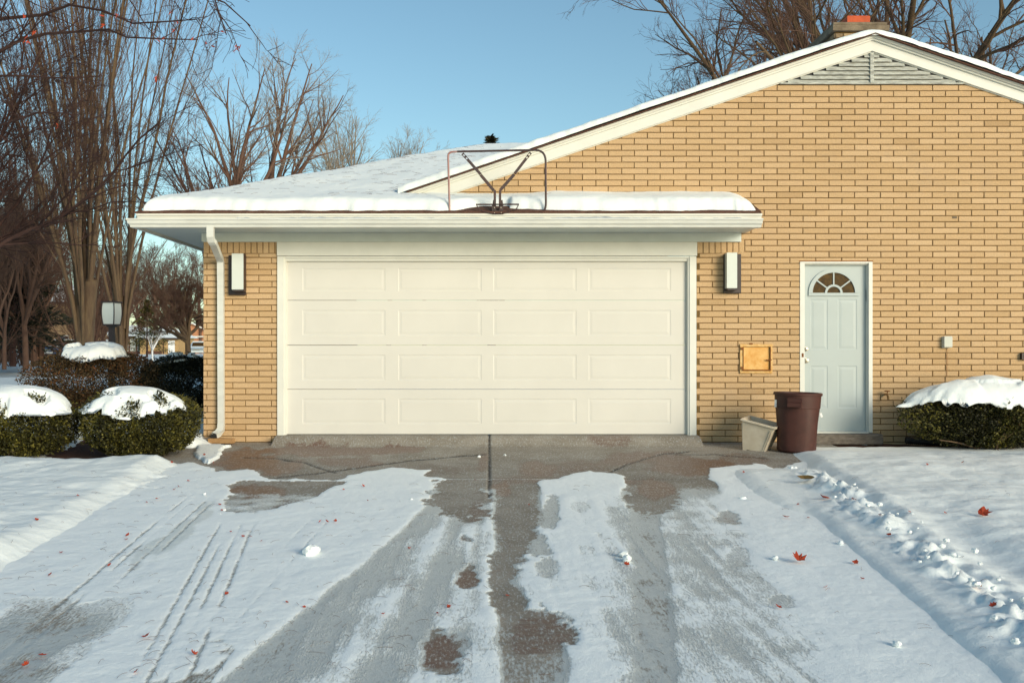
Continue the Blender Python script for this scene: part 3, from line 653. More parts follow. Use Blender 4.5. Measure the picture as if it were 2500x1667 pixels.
m.add([(GR-.035, EY-.005, 2.432)]+[(GR+(dy*-.35)-.035, EY-.005+dy, z) for dy, z in prof[:9]]+[(GR-.035, EY-.005, 2.535)], [tuple(range(11))])
gut = m.build('gutter', M['gutter'], house)
m = MB(); m.box(FX1+.06, GR-.035, EY-.0, EY+.05, 2.44, 2.53); m.prism([(FX1, EY+.012), (GR-.03, EY+.0), (FX1+.06, -.005), (FX1, -.005)], 'z', 2.45, 2.462); m.build('eave_return', M['gutter'], house)
# downspout
dsx0, dsx1 = Xd(476.5, CD+EY-.04), Xd(492, CD+EY-.04); wd = (dsx1-dsx0)/2
def duct(m, pts, hw, hd):
    n_ = len(pts); vs = []
    for i, (x, y, z) in enumerate(pts):
        a = Vector(pts[max(i-1, 0)]); b_ = Vector(pts[min(i+1, n_-1)]); t_ = (b_-a).normalized(); side = Vector((1, 0, 0)); side = (side-t_*side.dot(t_)).normalized(); nn = side.cross(t_)
        # corrugated rectangular section
        sec = []
        for q in range(6):
            s_ = -1+2*q/5; sec.append((s_, 1+(.10 if q % 2 else 0)))
        ring = [(s_*hw, hd*d_) for s_, d_ in sec]+[(-s_*hw, -hd) for s_, d_ in (sec[0], sec[-1])]
        for (p, q_) in ring: vs.append(Vector((x, y, z))+side*p+nn*q_)
    k = 8
    m.add(vs, [(i*k+j, i*k+(j+1) % k, (i+1)*k+(j+1) % k, (i+1)*k+j) for i in range(n_-1) for j in range(k)]+[tuple(range(k))[::-1]])
m = MB(); xa = (dsx0+dsx1)/2; xb = Xd(507, CD-.05); yy_ = EY-.05
duct(m, [(xa, yy_, 2.45), (xa, yy_, 2.33), (xa+.004, yy_+.03, 2.285), (xa+.012, yy_+.07, 2.262)], wd, .028)
duct(m, [(xa+.012, yy_+.05, 2.275), (xb, -.07, 2.12), (xb, -.05, 2.07), (xb, -.045, 1.9)], wd*.98, .028)
duct(m, [(xb, -.045, 2.10), (xb+.003, -.045, 1.0), (xb+.006, -.045, .12)], wd*.96, .027)
duct(m, [(xb+.006, -.045, .14), (xb+.003, -.055, .07), (xb-.025, -.085, .025), (xb-.055, -.13, .005)], wd, .03)
m.build('downspout', M['gutter'], house)
m = MB(); m.box(xb-.09, xb-.02, -.162, -.135, -.022, .022); m.build('downspout_mouth', M['black'], house)
m = MB()
for z in (1.72, .62): m.box(xb-.05, xb+.05, -.078, -.0, z, z+.012)
# --- roofs
def Pz(x, y):                                    # bare garage hip roof surface
    return 2.632+.385*np.minimum(np.minimum(y-EY, (x-SX0)*1.0), 7.4-y)
m = MB(); c0 = (SX0-.03, EY-.035); zr = 2.622; t_ = .385; rd = (7.4-EY)/2
rx = SX0+rd; zt = zr+t_*(rd+.03)
m.add([(SX0-.03, EY-.035, zr), (FX1+.075, EY-.035, zr), (FX1+.075, -.003, zr+t_*.62), (3.4, .17, zr+t_*.82), (3.4, (7.4+EY)/2, zt), (rx, (7.4+EY)/2, zt), (SX0-.03, 7.43, zr), (3.4, 7.43, zr)],
      [(0, 1, 2, 3, 4, 5), (0, 5, 6), (5, 4, 7, 6)])
vs = m.v[:]; m.add([(x, y, z-.018) for x, y, z in vs], [(5, 4, 3, 2, 1, 0), (6, 5, 0), (6, 7, 4, 5)])
m.add([vs[0], vs[1], (vs[1][0], vs[1][1], zr-.018), (vs[0][0], vs[0][1], zr-.018)], [(3, 2, 1, 0)]); m.add([vs[0], vs[6], (vs[6][0], vs[6][1], zr-.018), (vs[0][0], vs[0][1], zr-.018)], [(0, 1, 2, 3)])
m.add([vs[1], vs[2], (vs[2][0], vs[2][1], zr-.018), (vs[1][0], vs[1][1], zr-.018)], [(3, 2, 1, 0)])
rf = m.build('roof', M['shingle'], house)
m = MB(); m.box(SX0-.012, FX1+.085, EY-.026, EY+.03, 2.575, 2.603); m.box(SX0-.004, FX1+.08, EY-.016, EY+.03, 2.530, 2.573); m.box(SX0-.012, SX0+.03, EY+.03, 7.4, 2.535, 2.603)
m.build('drip_edge', M['white_trim'], rf)
def snowcap():
    xs = np.concatenate([np.linspace(SX0-.02, SX0+.5, 40), np.arange(SX0+.53, FX1-.3, .03), np.linspace(FX1-.29, FX1+.065, 40)])
    ys = np.concatenate([np.linspace(EY-.03, EY+.22, 30), np.arange(EY+.24, .02, .02), np.arange(.05, 7.5, .06)])
    XX, YY = np.meshgrid(xs, ys)
    lip = .035+.035*fbm(XX*2.3, XX*0, 8, 4)+.018*fbm(XX*11, XX*0, 9, 2)
    hp = np.exp(-((XX-.19)/.55)**4)                                       # scraped-back patch round the hoop frame
    lip = lip+.12*hp*(XX < .25)*sstep(-.45, -.1, XX)+.08*hp
    lipx = .06+.03*fbm(YY*3, YY*0, 18, 3)
    d = np.minimum(np.minimum(YY-(EY-.02)-lip, (XX-SX0-lipx)), 7.4-YY)
    dr = (FX1+.06-.03*vn(YY*9, YY*0, 4)-XX)
    th = .128+.028*fbm(XX*1.1, YY*1.4, 19, 3)+.008*fbm(XX*6, YY*6, 20, 3)
    rise = sstep(.02, .7, YY-EY); th = th-rise*(.03+.025*sstep(-1.4, -.2, XX))
    prof_ = lambda q, wdt: np.sqrt(np.clip(1-(1-np.clip(q/wdt, 0, 1))**2, 0, 1))
    e = prof_(d, .105+.05*vn(XX*1.5, XX*0, 5)); e2 = np.where(YY < .2, prof_(dr, .30), 1)
    Z = Pz(XX, YY); Z = np.where(Z > 0, Z, 0)
    Zs = Z-.02+(th+.02)*e*e2
    rg = 2.585+.40*(np.clip(8.0-EY, 0, 99)/2)
    keep = np.where((d < -.03) | (dr < -.01), 0, 1)
    V = np.stack([XX, YY, Zs], -1).reshape(-1, 3); F = grid_faces(*XX.shape)
    k = keep.ravel(); F = F[(k[F].sum(1) > 0)]
    cx = V[F][:, :, 0].mean(1); cy = V[F][:, :, 1].mean(1)
    F = F[~((cy > .01) & (cx > 3.0))]
    return mesh_np('roof_snow', V, F, M['snow'], rf, True)
snowcap()
# refrozen slush lying in the gutter
m = MB(); xs = np.arange(-2.9, 3.0, .03); 
for i in range(len(xs)-1):
    x = xs[i]; a = .016+.022*max(0, float(fbm(x*2.2, 0.5, 71, 4)))+.006*float(fbm(x*15, 1, 72, 2)); b_ = .016+.022*max(0, float(fbm(xs[i+1]*2.2, 0.5, 71, 4)))+.006*float(fbm(xs[i+1]*15, 1, 72, 2))
    m.add([(x, EY-.092, 2.522), (xs[i+1], EY-.092, 2.522), (x, EY-.07, 2.522+a), (xs[i+1], EY-.07, 2.522+b_), (x, EY-.02, 2.530+a*1.4), (xs[i+1], EY-.02, 2.530+b_*1.4), (x, EY+.02, 2.54), (xs[i+1], EY+.02, 2.54)], [(0,1,3,2),(2,3,5,4),(4,5,7,6)])
m.build('gutter_ice', mat('grey_ice', (.50, .54, .57), .45, .25, 8, .4, 40), gut, True)
# gable roof
m = MB(); GY = -.125
def gtop(x): return rake(x)+.190
xe = XP+5.6; xw = -1.0
m.prism([(xw, gtop(xw)-.012), (XP, gtop(XP)-.012), (xe, gtop(xe)-.012), (xe, gtop(xe)), (XP, gtop(XP)), (xw, gtop(xw))], 'y', GY-.01, 9.5)
gr = m.build('gable_roof', M['shingle'], house)
def strip(m, a, b_, z0, z1, y0, y1):
    for (p, q) in ((a, XP), (XP, b_)):
        m.prism([(p, rake(p)+z0), (q, rake(q)+z0), (q, rake(q)+z1), (p, rake(p)+z1)], 'y', y0, y1)
xw2 = -1.15
m = MB(); strip(m, xw2, xe, 0, .125, -.035, .03); strip(m, xw2, xe, .125, .150, -.058, .03); strip(m, xw2, xe, .150, .172, -.082, .03); strip(m, xw2, xe, -.012, 0, -.012, .02)
m.build('rake_board', M['white_trim'], gr)
m = MB(); strip(m, xw2, xe, .172, .1745, -.10, .03); m.build('rake_drip', M['gutter'], gr)
def gsnow():
    ss = np.arange(-1.1, 10.3, .025); ts = np.concatenate([np.linspace(0, .10, 12), np.arange(.12, 1, .06), np.arange(1.1, 9.5, .3)])
    XX, TT = np.meshgrid(ss, ts)
    fy = GY-.012+.018*fbm(XX*2.6, XX*0, 31, 4)+.010*fbm(XX*11, XX*0, 32, 2)
    fy = fy-.015*sstep(1.4, .2, XX)
    YY = fy+TT
    base = rake(0)*0+ZL+.190-SL*(np.sqrt((XX-XP)**2+.02)-.10)
    th = .070+.014*fbm(XX*1.7, YY*1.7, 33, 3)+.006*fbm(XX*9, YY*8, 34, 2)
    e = np.sqrt(np.clip(1-(1-np.clip(TT/.06, 0, 1))**2, 0, 1))
    low = .012+.018*sstep(1.4, .2, XX); Z = base-low+(th+low)*e
    V = np.stack([XX, YY, Z], -1).reshape(-1, 3)
    return mesh_np('roof_snow', V, grid_faces(*XX.shape), M['snow'], gr, True)
gsnow()
# gable vent
m = MB(); vz0 = Zd(194); 
m.prism([(XP-(ZL-vz0)/SL+.02, vz0+.002), (XP+(ZL-vz0)/SL-.02, vz0+.002), (XP, ZL-.004)], 'y', .004, .0095); gv = m.build('gable_vent', M['black'], house)
m = MB(); nsl = 7; hgt = ZL-vz0
for i in range(nsl):
    z = vz0+.012+i*(hgt-.03)/nsl; hw_ = (ZL-z-.035)/SL-.015
    if hw_ < .05: continue
    m.add([(XP-hw_, -.022, z), (XP+hw_, -.022, z), (XP+hw_, .003, z+.046), (XP-hw_, .003, z+.046), (XP-hw_, -.022, z-.007), (XP+hw_, -.022, z-.007)], [(0,1,2,3),(4,5,1,0)])
m.build('louvre_slats', M['peel'], gv)
m = MB(); m.box(XP-.022, XP+.022, -.030, .003, vz0, ZL-.02); m.box(XP-hgt/SL+.06, XP+hgt/SL-.06, -.028, .003, vz0-.004, vz0+.014, .002)
m.build('frame', M['peel'], gv)
# chimney
ch = bpy.data.objects.new('chimney', None); COL.objects.link(ch); ch.parent = house
D1 = 13.5; cx0, cx1 = Xd(1918, D1), Xd(2030, D1); cy0 = D1-CD; cy1 = cy0+1.15; ct = Zd(74, D1)
V = []; Fq = []; A = []
def cb(p0, ux, uy, L_, z0, z1):
    b_ = len(V); j = random.uniform(-.003, .003); c = .004
    for (s_, zz, o_) in ((0, z0, .0), (L_, z0, 0), (L_, z1, 0), (0, z1, 0), (c, z0+c, .012+j), (L_-c, z0+c, .012+j), (L_-c, z1-c, .012+j), (c, z1-c, .012+j)):
        V.append((p0[0]+ux[0]*s_+uy[0]*o_, p0[1]+ux[1]*s_+uy[1]*o_, zz))
    A.extend([random.random()]*8)
    for f in ((4,5,6,7),(0,1,5,4),(1,2,6,5),(2,3,7,6),(3,0,4,7)): Fq.append([b_+i for i in f])
z = 3.6; row = 0
while z+.065 < ct:
    for (p0, ux, uy, LL) in (((cx0, cy0), (1, 0), (0, -1), cx1-cx0), ((cx0, cy1), (0, -1), (-1, 0), cy1-cy0), ((cx1, cy0), (0, 1), (1, 0), cy1-cy0)):
        s_ = -(row % 2)*.11
        while s_ < LL-.01:
            a = max(0, s_); b_ = min(LL, s_+.21)
            if b_-a > .02: cb((p0[0]+ux[0]*a, p0[1]+ux[1]*a), ux, uy, b_-a, z, z+.062)
            s_ += .22
    z += .072; row += 1
M['chim'] = attr_mat('sooty_tan_brick', [(0, (.12, .085, .055)), (.5, (.27, .19, .11)), (1, (.40, .29, .17))], bscale=40, mixcol=(.06, .045, .035), mixscale=4, mixlo=.5, mixhi=.7)
mesh_np('stack', V, Fq, M['chim'], ch, False, {'rnd': A})
m = MB(); m.box(cx0+.002, cx1-.002, cy0+.002, cy1, 3.5, ct-.002); m.build('mortar_core', M['mortar'], ch)
m = MB(); m.box(cx0-.05, cx1+.05, cy0-.06, cy1+.05, ct, ct+.075, .006); m.box(cx0-.035, cx1+.03, cy0-.035, cy1+.03, ct+.075, ct+.125, .01); m.build('cap', M['cap'], ch)
m = MB(); fx0, fx1 = Xd(1940, D1+.4), Xd(1992, D1+.4); m.box(fx0, fx1, cy0+.3, cy0+.62, ct+.1, ct+.325, .012); m.build('flue_tile', M['terracotta'], ch)
m = MB(); lmp = lump(((fx0+fx1)/2, cy0+.22, ct+.125), .14, 5); m.add([(a, b_, ct+.115+(c-ct-.125)*.22) for a, b_, c in lmp.v], lmp.f); m.build('cap_snow', M['snow'], ch, True)
# ------------------------------------------------------------------ things fixed on or standing by the wall
def lamp(u0, u1, v0, v1, w0, w1, wv0, wv1, label):
    x0, x1, z0, z1 = Xd(u0), Xd(u1), Zd(v1), Zd(v0)
    t = thing('wall_lamp', label, 'wall lamp', ((x0+x1)/2, 0, z0), 'tall bronze wall lamps beside the garage door')
    hx, hz = (x1-x0)/2, z1-z0
    m = MB(); m.box(-hx, hx, -.045, -.004, 0, hz, .006); m.build('back_plate', M['dark_metal'], t)
    DL = CD-.15; gx0, gx1, gz0, gz1 = Xd(w0, DL)-t.location.x, Xd(w1, DL)-t.location.x, Zd(wv1, DL)-z0, Zd(wv0, DL)-z0
    m = MB(); m.box(gx0, gx1, -.15, -.047, gz0+.01, gz1, .004); m.build('glass_box', M['lamp_glass'], t)
    m = MB(); m.box(gx0+.01, gx1+.006, -.135, -.046, gz0-.012, gz0+.009, .002); m.box(gx1-.0, gx1+.007, -.14, -.046, gz0, gz1, .001); m.build('side_trim', M['dark_metal'], t)
lamp(527, 566, 587, 678, 532.5, 559, 582, 667, 'tall white glass wall lamp on the left brick pier by the downspout')
lamp(1661, 1700, 584, 674, 1669.5, 1693, 580, 664, 'tall white glass wall lamp right of the garage door')
t = thing('utility_box', 'small grey plastic box on the brick wall right of the entry door', 'utility box', (Xd(2173), 0, Zd(798)))
m = MB(); m.box(-.05, .05, -.06, -.001, 0, .138, .008); m.build('cover', M['utility'], t, bevel=.004)
m = MB(); m.box(-.056, .03, -.03, -.001, -.006, .13, .003); m.build('back_plate', M['utility'], t); m = MB(); m.tube([(.005, -.01, 0), (.005, -.008, -.35)], .003, 5); m.build('cable', M['rust'], t)
t = thing('hose_spigot', 'small brass hose tap low on the brick wall right of the step', 'hose tap', (Xd(2032), 0, Zd(905)))
m = MB(); m.tube([(0, 0, 0), (0, -.07, 0), (0, -.10, -.03), (0, -.105, -.06)], [.012, .012, .013, .014], 8); m.build('spout', mat('old_brass', (.25, .14, .05), .5, .3, 20, metal=.6), t, True)
m = MB(); m.lathe([(.001, 0), (.03, 0), (.034, .006), (.03, .012), (.001, .012)], 10, (0, -.075, .035)); m.tube([(0, -.075, 0), (0, -.075, .04)], .006, 6); m.build('valve_wheel', M['rust'], t, True)
t = thing('wall_outlet', 'dark metal outlet box on the brick wall above the snowy right bush', 'outlet', (Xd(2350), 0, Zd(826)))
m = MB(); m.box(-.04, .04, -.05, -.001, 0, .085, .006); m.build('box', M['dark_metal'], t); m = MB(); m.box(-.018, .018, -.055, -.05, .015, .07, .002); m.build('cover', M['rust'], t)
m = MB(); m.box(-.028, .028, -.004, 0, 0, .026, .001); o = m.build('brick_vent', M['cap']); o.location = (Xd(2192), -.002, Zd(502)); props(o, 'tiny grey vent set in the brick wall high above the entry door', 'vent')
# hoop frame
HY = -.60; DH = CD+HY
def hp(u, v, dy=0): return ((u-1124)/FD*(DH+dy), HY+dy, CZ-(v-800)/FD*(DH+dy))
t = thing('basketball_backboard_frame', 'empty rusty basketball backboard frame standing on the garage roof edge', 'hoop frame', (0, 0, 0))
def rnd_poly(pts, rad, n=6):
    out = []; k = len(pts)
    for i, p in enumerate(pts):
        if i in (0, k-1): out.append(Vector(p)); continue
        p = Vector(p); a = (Vector(pts[i-1])-p); b_ = (Vector(pts[i+1])-p); ra_ = min(rad, a.length*.45, b_.length*.45)
        a = p+a.normalized()*ra_; b_ = p+b_.normalized()*ra_
        for q in range(n+1):
            s_ = q/n; out.append(a.lerp(p, s_).lerp(p.lerp(b_, s_), s_))
    return out
m = MB(); m.tube(rnd_poly([hp(1050, 348.5), hp(1253, 344.5), hp(1254, 493), hp(1150, 496)], .13, 8), .0125, 8); m.build('tube_frame', M['frame_metal'], t, True)
m = MB(); m.tube(rnd_poly([hp(1052, 348.4), hp(1029, 350), hp(1033, 495), hp(1060, 497)], .12, 8), .0115, 8); m.build('faded_tube', M['pink_metal'], t, True)
m = MB(); m.tube([hp(1040, 497, -.01), hp(1250, 495, -.01)], .013, 6); m.tube([hp(1065, 494, .03), hp(1255, 491, .03)], .016, 6); m.build('bottom_rail', M['frame_metal'], t)
def flat(m, a, b_, wdt, th=.008):
    a = Vector(a); b_ = Vector(b_); d = (b_-a).normalized(); s_ = Vector((d.z, 0, -d.x))*wdt/2; y = Vector((0, th/2, 0))
    vs = [p+s_*i+y*j for p in (a, b_) for i, j in ((-1, -1), (1, -1), (1, 1), (-1, 1))]
    m.add(vs, [(0,1,5,4),(1,2,6,5),(2,3,7,6),(3,0,4,7),(3,2,1,0),(4,5,6,7)])
for sgn, (ax, ay, bx, by, cx, cy, dx, dy) in ((1, (1062, 353, 1104, 401, 1104, 402, 1134, 438)), (-1, (1219, 351, 1182, 399, 1181, 401, 1149, 437))):
    m = MB(); a = Vector(hp(ax, ay)); b_ = Vector(hp(bx, by)); d = b_-a
    # strap with two slotted holes near its top
    for (s0, s1) in ((0, .05), (.13, .20), (.27, 1)): flat(m, a+d*s0, a+d*s1, .032)
    nrm = Vector((d.z, 0, -d.x)).normalized()*.0125
    for k in (-1, 1): flat(m, a+nrm*k, a+d*.3+nrm*k, .007)
    m.build('upper_strut', M['frame_metal'], t)
    m = MB(); flat(m, hp(cx, cy, .012), hp(dx, dy, .012), .034, .02); m.build('lower_strut', M['frame_metal'], t)
    m = MB(); ux = 1137.5 if sgn == 1 else 1149.5; flat(m, hp(ux-1, 437), hp(ux-1, 492), .028, .03); flat(m, hp(ux-2*sgn, 460, .03), hp(ux-4*sgn, 478, .03), .03, .004); m.build('upright', M['frame_metal'], t)
m = MB(); x0, _, z0 = hp(1130, 494); x1, _, z1 = hp(1156, 472)
m.box(x0, x1, HY-.05, HY-.03, z0, z0+.045, .003); m.box(x0, x0+.045, HY-.05, HY-.03, z0+.045, z1, .003); m.box(x1-.045, x1, HY-.05, HY-.03, z0+.045, z1, .003); m.box(x0, x0+.012, HY-.03, HY+.02, z0, z1); m.box(x1-.012, x1, HY-.03, HY+.02, z0, z1)
br = m.build('rim_bracket', M['frame_metal'], t)
m = MB(); 
for (u, v) in ((1135.5, 477), (1150.5, 477), (1135.5, 489), (1151, 489)):
    m = MB(); m.ball(hp(u, v, -.05), .008, 8); m.build('bolt', M['chrome'], br, True)
m = MB(); m.tube([hp(1093, 470, -.06), hp(1192, 469.5, -.06)], .009, 8); m.tube(rnd_poly([hp(1094, 470, -.06), hp(1101, 483, -.06), hp(1130, 491, -.06), hp(1155, 491, -.06), hp(1186, 481, -.06), hp(1191, 470, -.06)], .04, 4), .006, 6); m.build('rim', M['frame_metal'], t, True)
# rubbish bin
D0 = CD-.78; bx = Xd(1829, D0); by = -.78; bz = float(gz(by))+.0
t = thing('trash_can', 'tall maroon plastic trash can standing open in front of the entry door', 'trash can', (bx, by, bz), rz=R(4)); t.rotation_euler[1] = R(1.5)
H = .672; r0, r1 = .215, .252
prof = [(.001, .004), (r0-.02, 0), (r0, .02)]+[(r0+(r1-r0)*q, H*q) for q in (.25, .5, .74)]+[(r0+(r1-r0)*.74+.006, H*.745), (r1+.004, H*.95), (r1+.016, H*.955), (r1+.018, H*.985), (r1+.010, H), (r1-.005, H), (r1-.012, H*.97), (r0-.012, .03), (.001, .02)]
m = MB(); m.lathe(prof, 40)
# drawn-in flat flutes
vs = []
for (x, y, z) in m.v:
    a = math.atan2(y, x); rr_ = math.hypot(x, y); f = 1+.034*math.copysign(min(1, abs(math.sin(a*4))*3), math.sin(a*4)) if .03 < z < H*.72 and rr_ > .19 else 1
    vs.append((x*f, y*f, z))
m.v = vs; m.build('bin_body', M['can'], t, True)
for (an, nm) in ((-118, 'handle'), (62, 'handle')):
    m = MB(); a = R(an); rr_ = r1+.005
    m.box(-.075, .075, -.035, 0, -.012, .0, .003); m.box(-.075, .075, -.040, -.030, -.05, .0, .003); m.box(-.075, -.065, -.035, 0, -.05, 0); m.box(.065, .075, -.035, 0, -.05, 0); m.box(-.078, .078, -.02, 0, .0, .05, .004)
    o = m.build(nm, M['can'], t); o.location = (rr_*math.cos(a), rr_*math.sin(a), H*.84); o.rotation_euler = (0, 0, a+R(90))
m = MB(); m.box(-.012, .012, -.004, .0, 0, .085, .002); o = m.build('tag', M['sticker'], t); o.location = (-.268, -.03, .50); 
m = MB(); m.box(-.012, .012, -.004, .0, 0, .05, .002); o = m.build('tag', M['sticker'], t); o.location = (.262, -.06, .40); o.rotation_euler = (0, R(-20), 0)
# planter
D0 = CD-.62; px_, pz_ = Xd(1743, D0), 0
t = thing('square_planter', 'beige plastic planter box tipped against the maroon trash can', 'planter', (px_-.03, -.60, float(gz(-.62))-.005)); t.rotation_euler = (R(2), R(13), R(-28))
m = MB(); a0, a1, hh = .125, .185, .33
def ring(r_, z): return [(-r_, -r_, z), (r_, -r_, z), (r_, r_, z), (-r_, r_, z)]
vs = ring(a0, 0)+ring(a1, hh)+ring(a1-.012, hh)+ring(a0-.01, .02)
m.add(vs, [(3,2,1,0)]+[(i, (i+1) % 4, 4+(i+1) % 4, 4+i) for i in range(4)]+[(4+i, 4+(i+1) % 4, 8+(i+1) % 4, 8+i) for i in range(4)]+[(8+i, 8+(i+1) % 4, 12+(i+1) % 4, 12+i) for i in range(4)]+[(12, 13, 14, 15)])
# relief arcs and corner fluting
for side in range(4):
    sub = MB()
    for rad in (.13, .15, .17): sub.tube([(-.15+rad*math.cos(R(q)), -a0-.018-(a1-a0)*(.03+rad*math.sin(R(q)))/hh*1.0+.016, .08+rad*math.sin(R(q))) for q in range(0, 76, 8)], .004, 5)
    for dx in (.10, .118): sub.tube([(dx, -a0-.003, .02), (dx+.05, -a1-.002, .29)], .005, 5)
    c_, s_ = math.cos(side*math.pi/2), math.sin(side*math.pi/2)
    m.add([(x*c_-y*s_, x*s_+y*c_, z) for x, y, z in sub.v], sub.f)
m.build('planter_body', M['planter'], t)
m = MB(); q = a1+.018
for bx_ in ((-q, q, -q, -a1+.01), (-q, q, a1-.01, q), (-q, -a1+.01, -a1+.01, a1-.01), (a1-.01, q, -a1+.01, a1-.01)): m.box(bx_[0], bx_[1], bx_[2], bx_[3], hh-.012, hh+.012, .003)
m.build('rim', M['planter'], t)
for (sx, sy) in ((-1, -1), (1, -1), (1, 1), (-1, 1)):
    m = MB(); m.box(sx*.1-.022, sx*.1+.022, sy*.1-.022, sy*.1+.022, -.022, .002, .003); m.build('foot', M['planter'], t)
# loose paving bricks at the downspout
for (u, v, wdt, rot, lab, d) in ((509, 1008, .30, -8, 'mossy tan brick lying under the downspout mouth', .17), (481, 1004, .17, 10, 'broken end of tan brick beside the corner of the house', .10)):
    m = MB(); m.box(-wdt/2, wdt/2, -.05, .05, 0, .06, .006); o = m.build('loose_brick', M['stone'] if wdt < .2 else mat('mossy_brick', (.32, .17, .07), .9, .3, 14, .6, 80, col2=(.42, .26, .12)))
    o.location = (Xd(u, CD-d), -d, -.085); o.rotation_euler = (0, 0, R(rot)); props(o, lab, 'brick')
# drain pipe by the right bush
t = thing('drain_pipe', 'black corrugated drain pipe lying on the soil left of the right bush', 'drain pipe', W(2080, 1010, CD-.25))
m = MB(); pts = []; rr_ = []
for i in range(46): pts.append((i*.011, -.004*i*.5, -.0006*i)); rr_.append(.042+(.005 if i % 2 else 0))
m.tube(pts, rr_, 14, False); m.build('pipe', M['black'], t, True)
# ------------------------------------------------------------------ plants
def nrm(a): return a/np.maximum(np.linalg.norm(a, axis=-1, keepdims=True), 1e-9)
def tubes(levels):
    Vs = []; Fs = []; off = 0
    for pts, rad, k in levels:
        N_, P_, _ = pts.shape
        if N_ == 0: continue
        tan = np.empty_like(pts); tan[:, 1:-1] = pts[:, 2:]-pts[:, :-2]; tan[:, 0] = pts[:, 1]-pts[:, 0]; tan[:, -1] = pts[:, -1]-pts[:, -2]; tan = nrm(tan)
        md = nrm(pts[:, -1]-pts[:, 0]); ref = np.where(np.abs(md[:, 2:3]) > .7, np.array([[1., 0, 0]]), np.array([[0, 0, 1.]]))
        a = nrm(np.cross(tan, ref[:, None, :])); b = np.cross(a, tan)
        q = 2*np.pi*np.arange(k)/k
        ring = pts[:, :, None, :]+(a[:, :, None, :]*np.cos(q)[None, None, :, None]+b[:, :, None, :]*np.sin(q)[None, None, :, None])*rad[:, :, None, None]
        Vs.append(ring.reshape(-1, 3))
        i = (np.arange(N_)*P_*k)[:, None, None]+(np.arange(P_-1)*k)[None, :, None]+np.arange(k)[None, None, :]
        i2 = (np.arange(N_)*P_*k)[:, None, None]+(np.arange(P_-1)*k)[None, :, None]+((np.arange(k)+1) % k)[None, None, :]
        Fs.append(np.stack([i, i2, i2+k, i+k], -1).reshape(-1, 4)+off); off += N_*P_*k
    return np.concatenate(Vs), np.concatenate(Fs)
def grow(pts, rad, n, t0, t1, a0, a1, L0, L1, fall, P, up, wob, rr, rng, rmin=.003, rend=.3, flat_y=1.0):
    N_, Pp, _ = pts.shape; idx = np.repeat(np.arange(N_), n); M_ = len(idx)
    t = rng.uniform(t0, t1, M_); f = t*(Pp-1); i = np.minimum(f.astype(int), Pp-2); fr = (f-i)[:, None]
    p = pts[idx, i]*(1-fr)+pts[idx, i+1]*fr; d = nrm(pts[idx, i+1]-pts[idx, i])
    pr = rad[idx, i]*(1-fr[:, 0])+rad[idx, i+1]*fr[:, 0]
    rv = rng.normal(size=(M_, 3)); rv[:, 1] *= flat_y; perp = nrm(np.cross(d, rv)); an = rng.uniform(a0, a1, M_)[:, None]
    dr = nrm(d*np.cos(an)+perp*np.sin(an))
    plen = np.linalg.norm(np.diff(pts, axis=1), axis=2).sum(1)[idx]
    L = rng.uniform(L0, L1, M_)*(1-fall*t)*plen
    out = np.empty((M_, P, 3)); out[:, 0] = p
    for k in range(1, P):
        dr = nrm(dr+np.array([0, 0, up/(P-1)])+rng.normal(size=(M_, 3))*wob); out[:, k] = out[:, k-1]+dr*(L/(P-1))[:, None]
    r0 = np.maximum(np.minimum(pr*rr, pr*.95), rmin)
    rad2 = r0[:, None]*np.linspace(1, rend, P)[None, :]; rad2 = np.maximum(rad2, rmin*.6)
    return out, rad2
def stems(n, base_r, L, lean0, lean1, r0, r1, P, rng, out_curve=0., wob=.02, up=.0, azr=(0, 2*np.pi)):
    az = rng.uniform(azr[0], azr[1], n); lean = rng.uniform(lean0, lean1, n); br = base_r*rng.uniform(.2, 1, n)
    p = np.stack([np.cos(az)*br, np.sin(az)*br, np.zeros(n)], 1); d = np.stack([np.sin(lean)*np.cos(az), np.sin(lean)*np.sin(az), np.cos(lean)], 1)
    LL = L*rng.uniform(.8, 1.1, n); pts = np.empty((n, P, 3)); pts[:, 0] = p
    for k in range(1, P):
        d = nrm(d+rng.normal(size=(n, 3))*wob+np.array([0, 0, up/P])+out_curve/P*np.stack([np.cos(az), np.sin(az), az*0], 1)); pts[:, k] = pts[:, k-1]+d*(LL/(P-1))[:, None]
    rad = (r0*rng.uniform(.75, 1.15, n))[:, None]*np.linspace(1, r1, P)[None, :]**1.0
    return pts, rad
def make_tree(label, loc, trunk_levels, crown_levels, mt, mc, group=None, name='bare_tree', cat='tree', rz=0):
    t = thing(name, label, cat, loc, group, rz)
    V, F = tubes(trunk_levels); mesh_np('trunk', V, F, mt, t, True)
    if crown_levels:
        V, F = tubes(crown_levels); mesh_np('crown', V, F, mc, t, True)
    return t
def copy_tree(o, loc, rz, label, sc=1.0):
    c = o.copy(); COL.objects.link(c); c.location = loc; c.rotation_euler = (0, 0, rz); c.scale = (sc, sc, sc); c['label'] = label
    for ch_ in list(o.children):
        d = ch_.copy(); COL.objects.link(d); d.parent = c
    return c
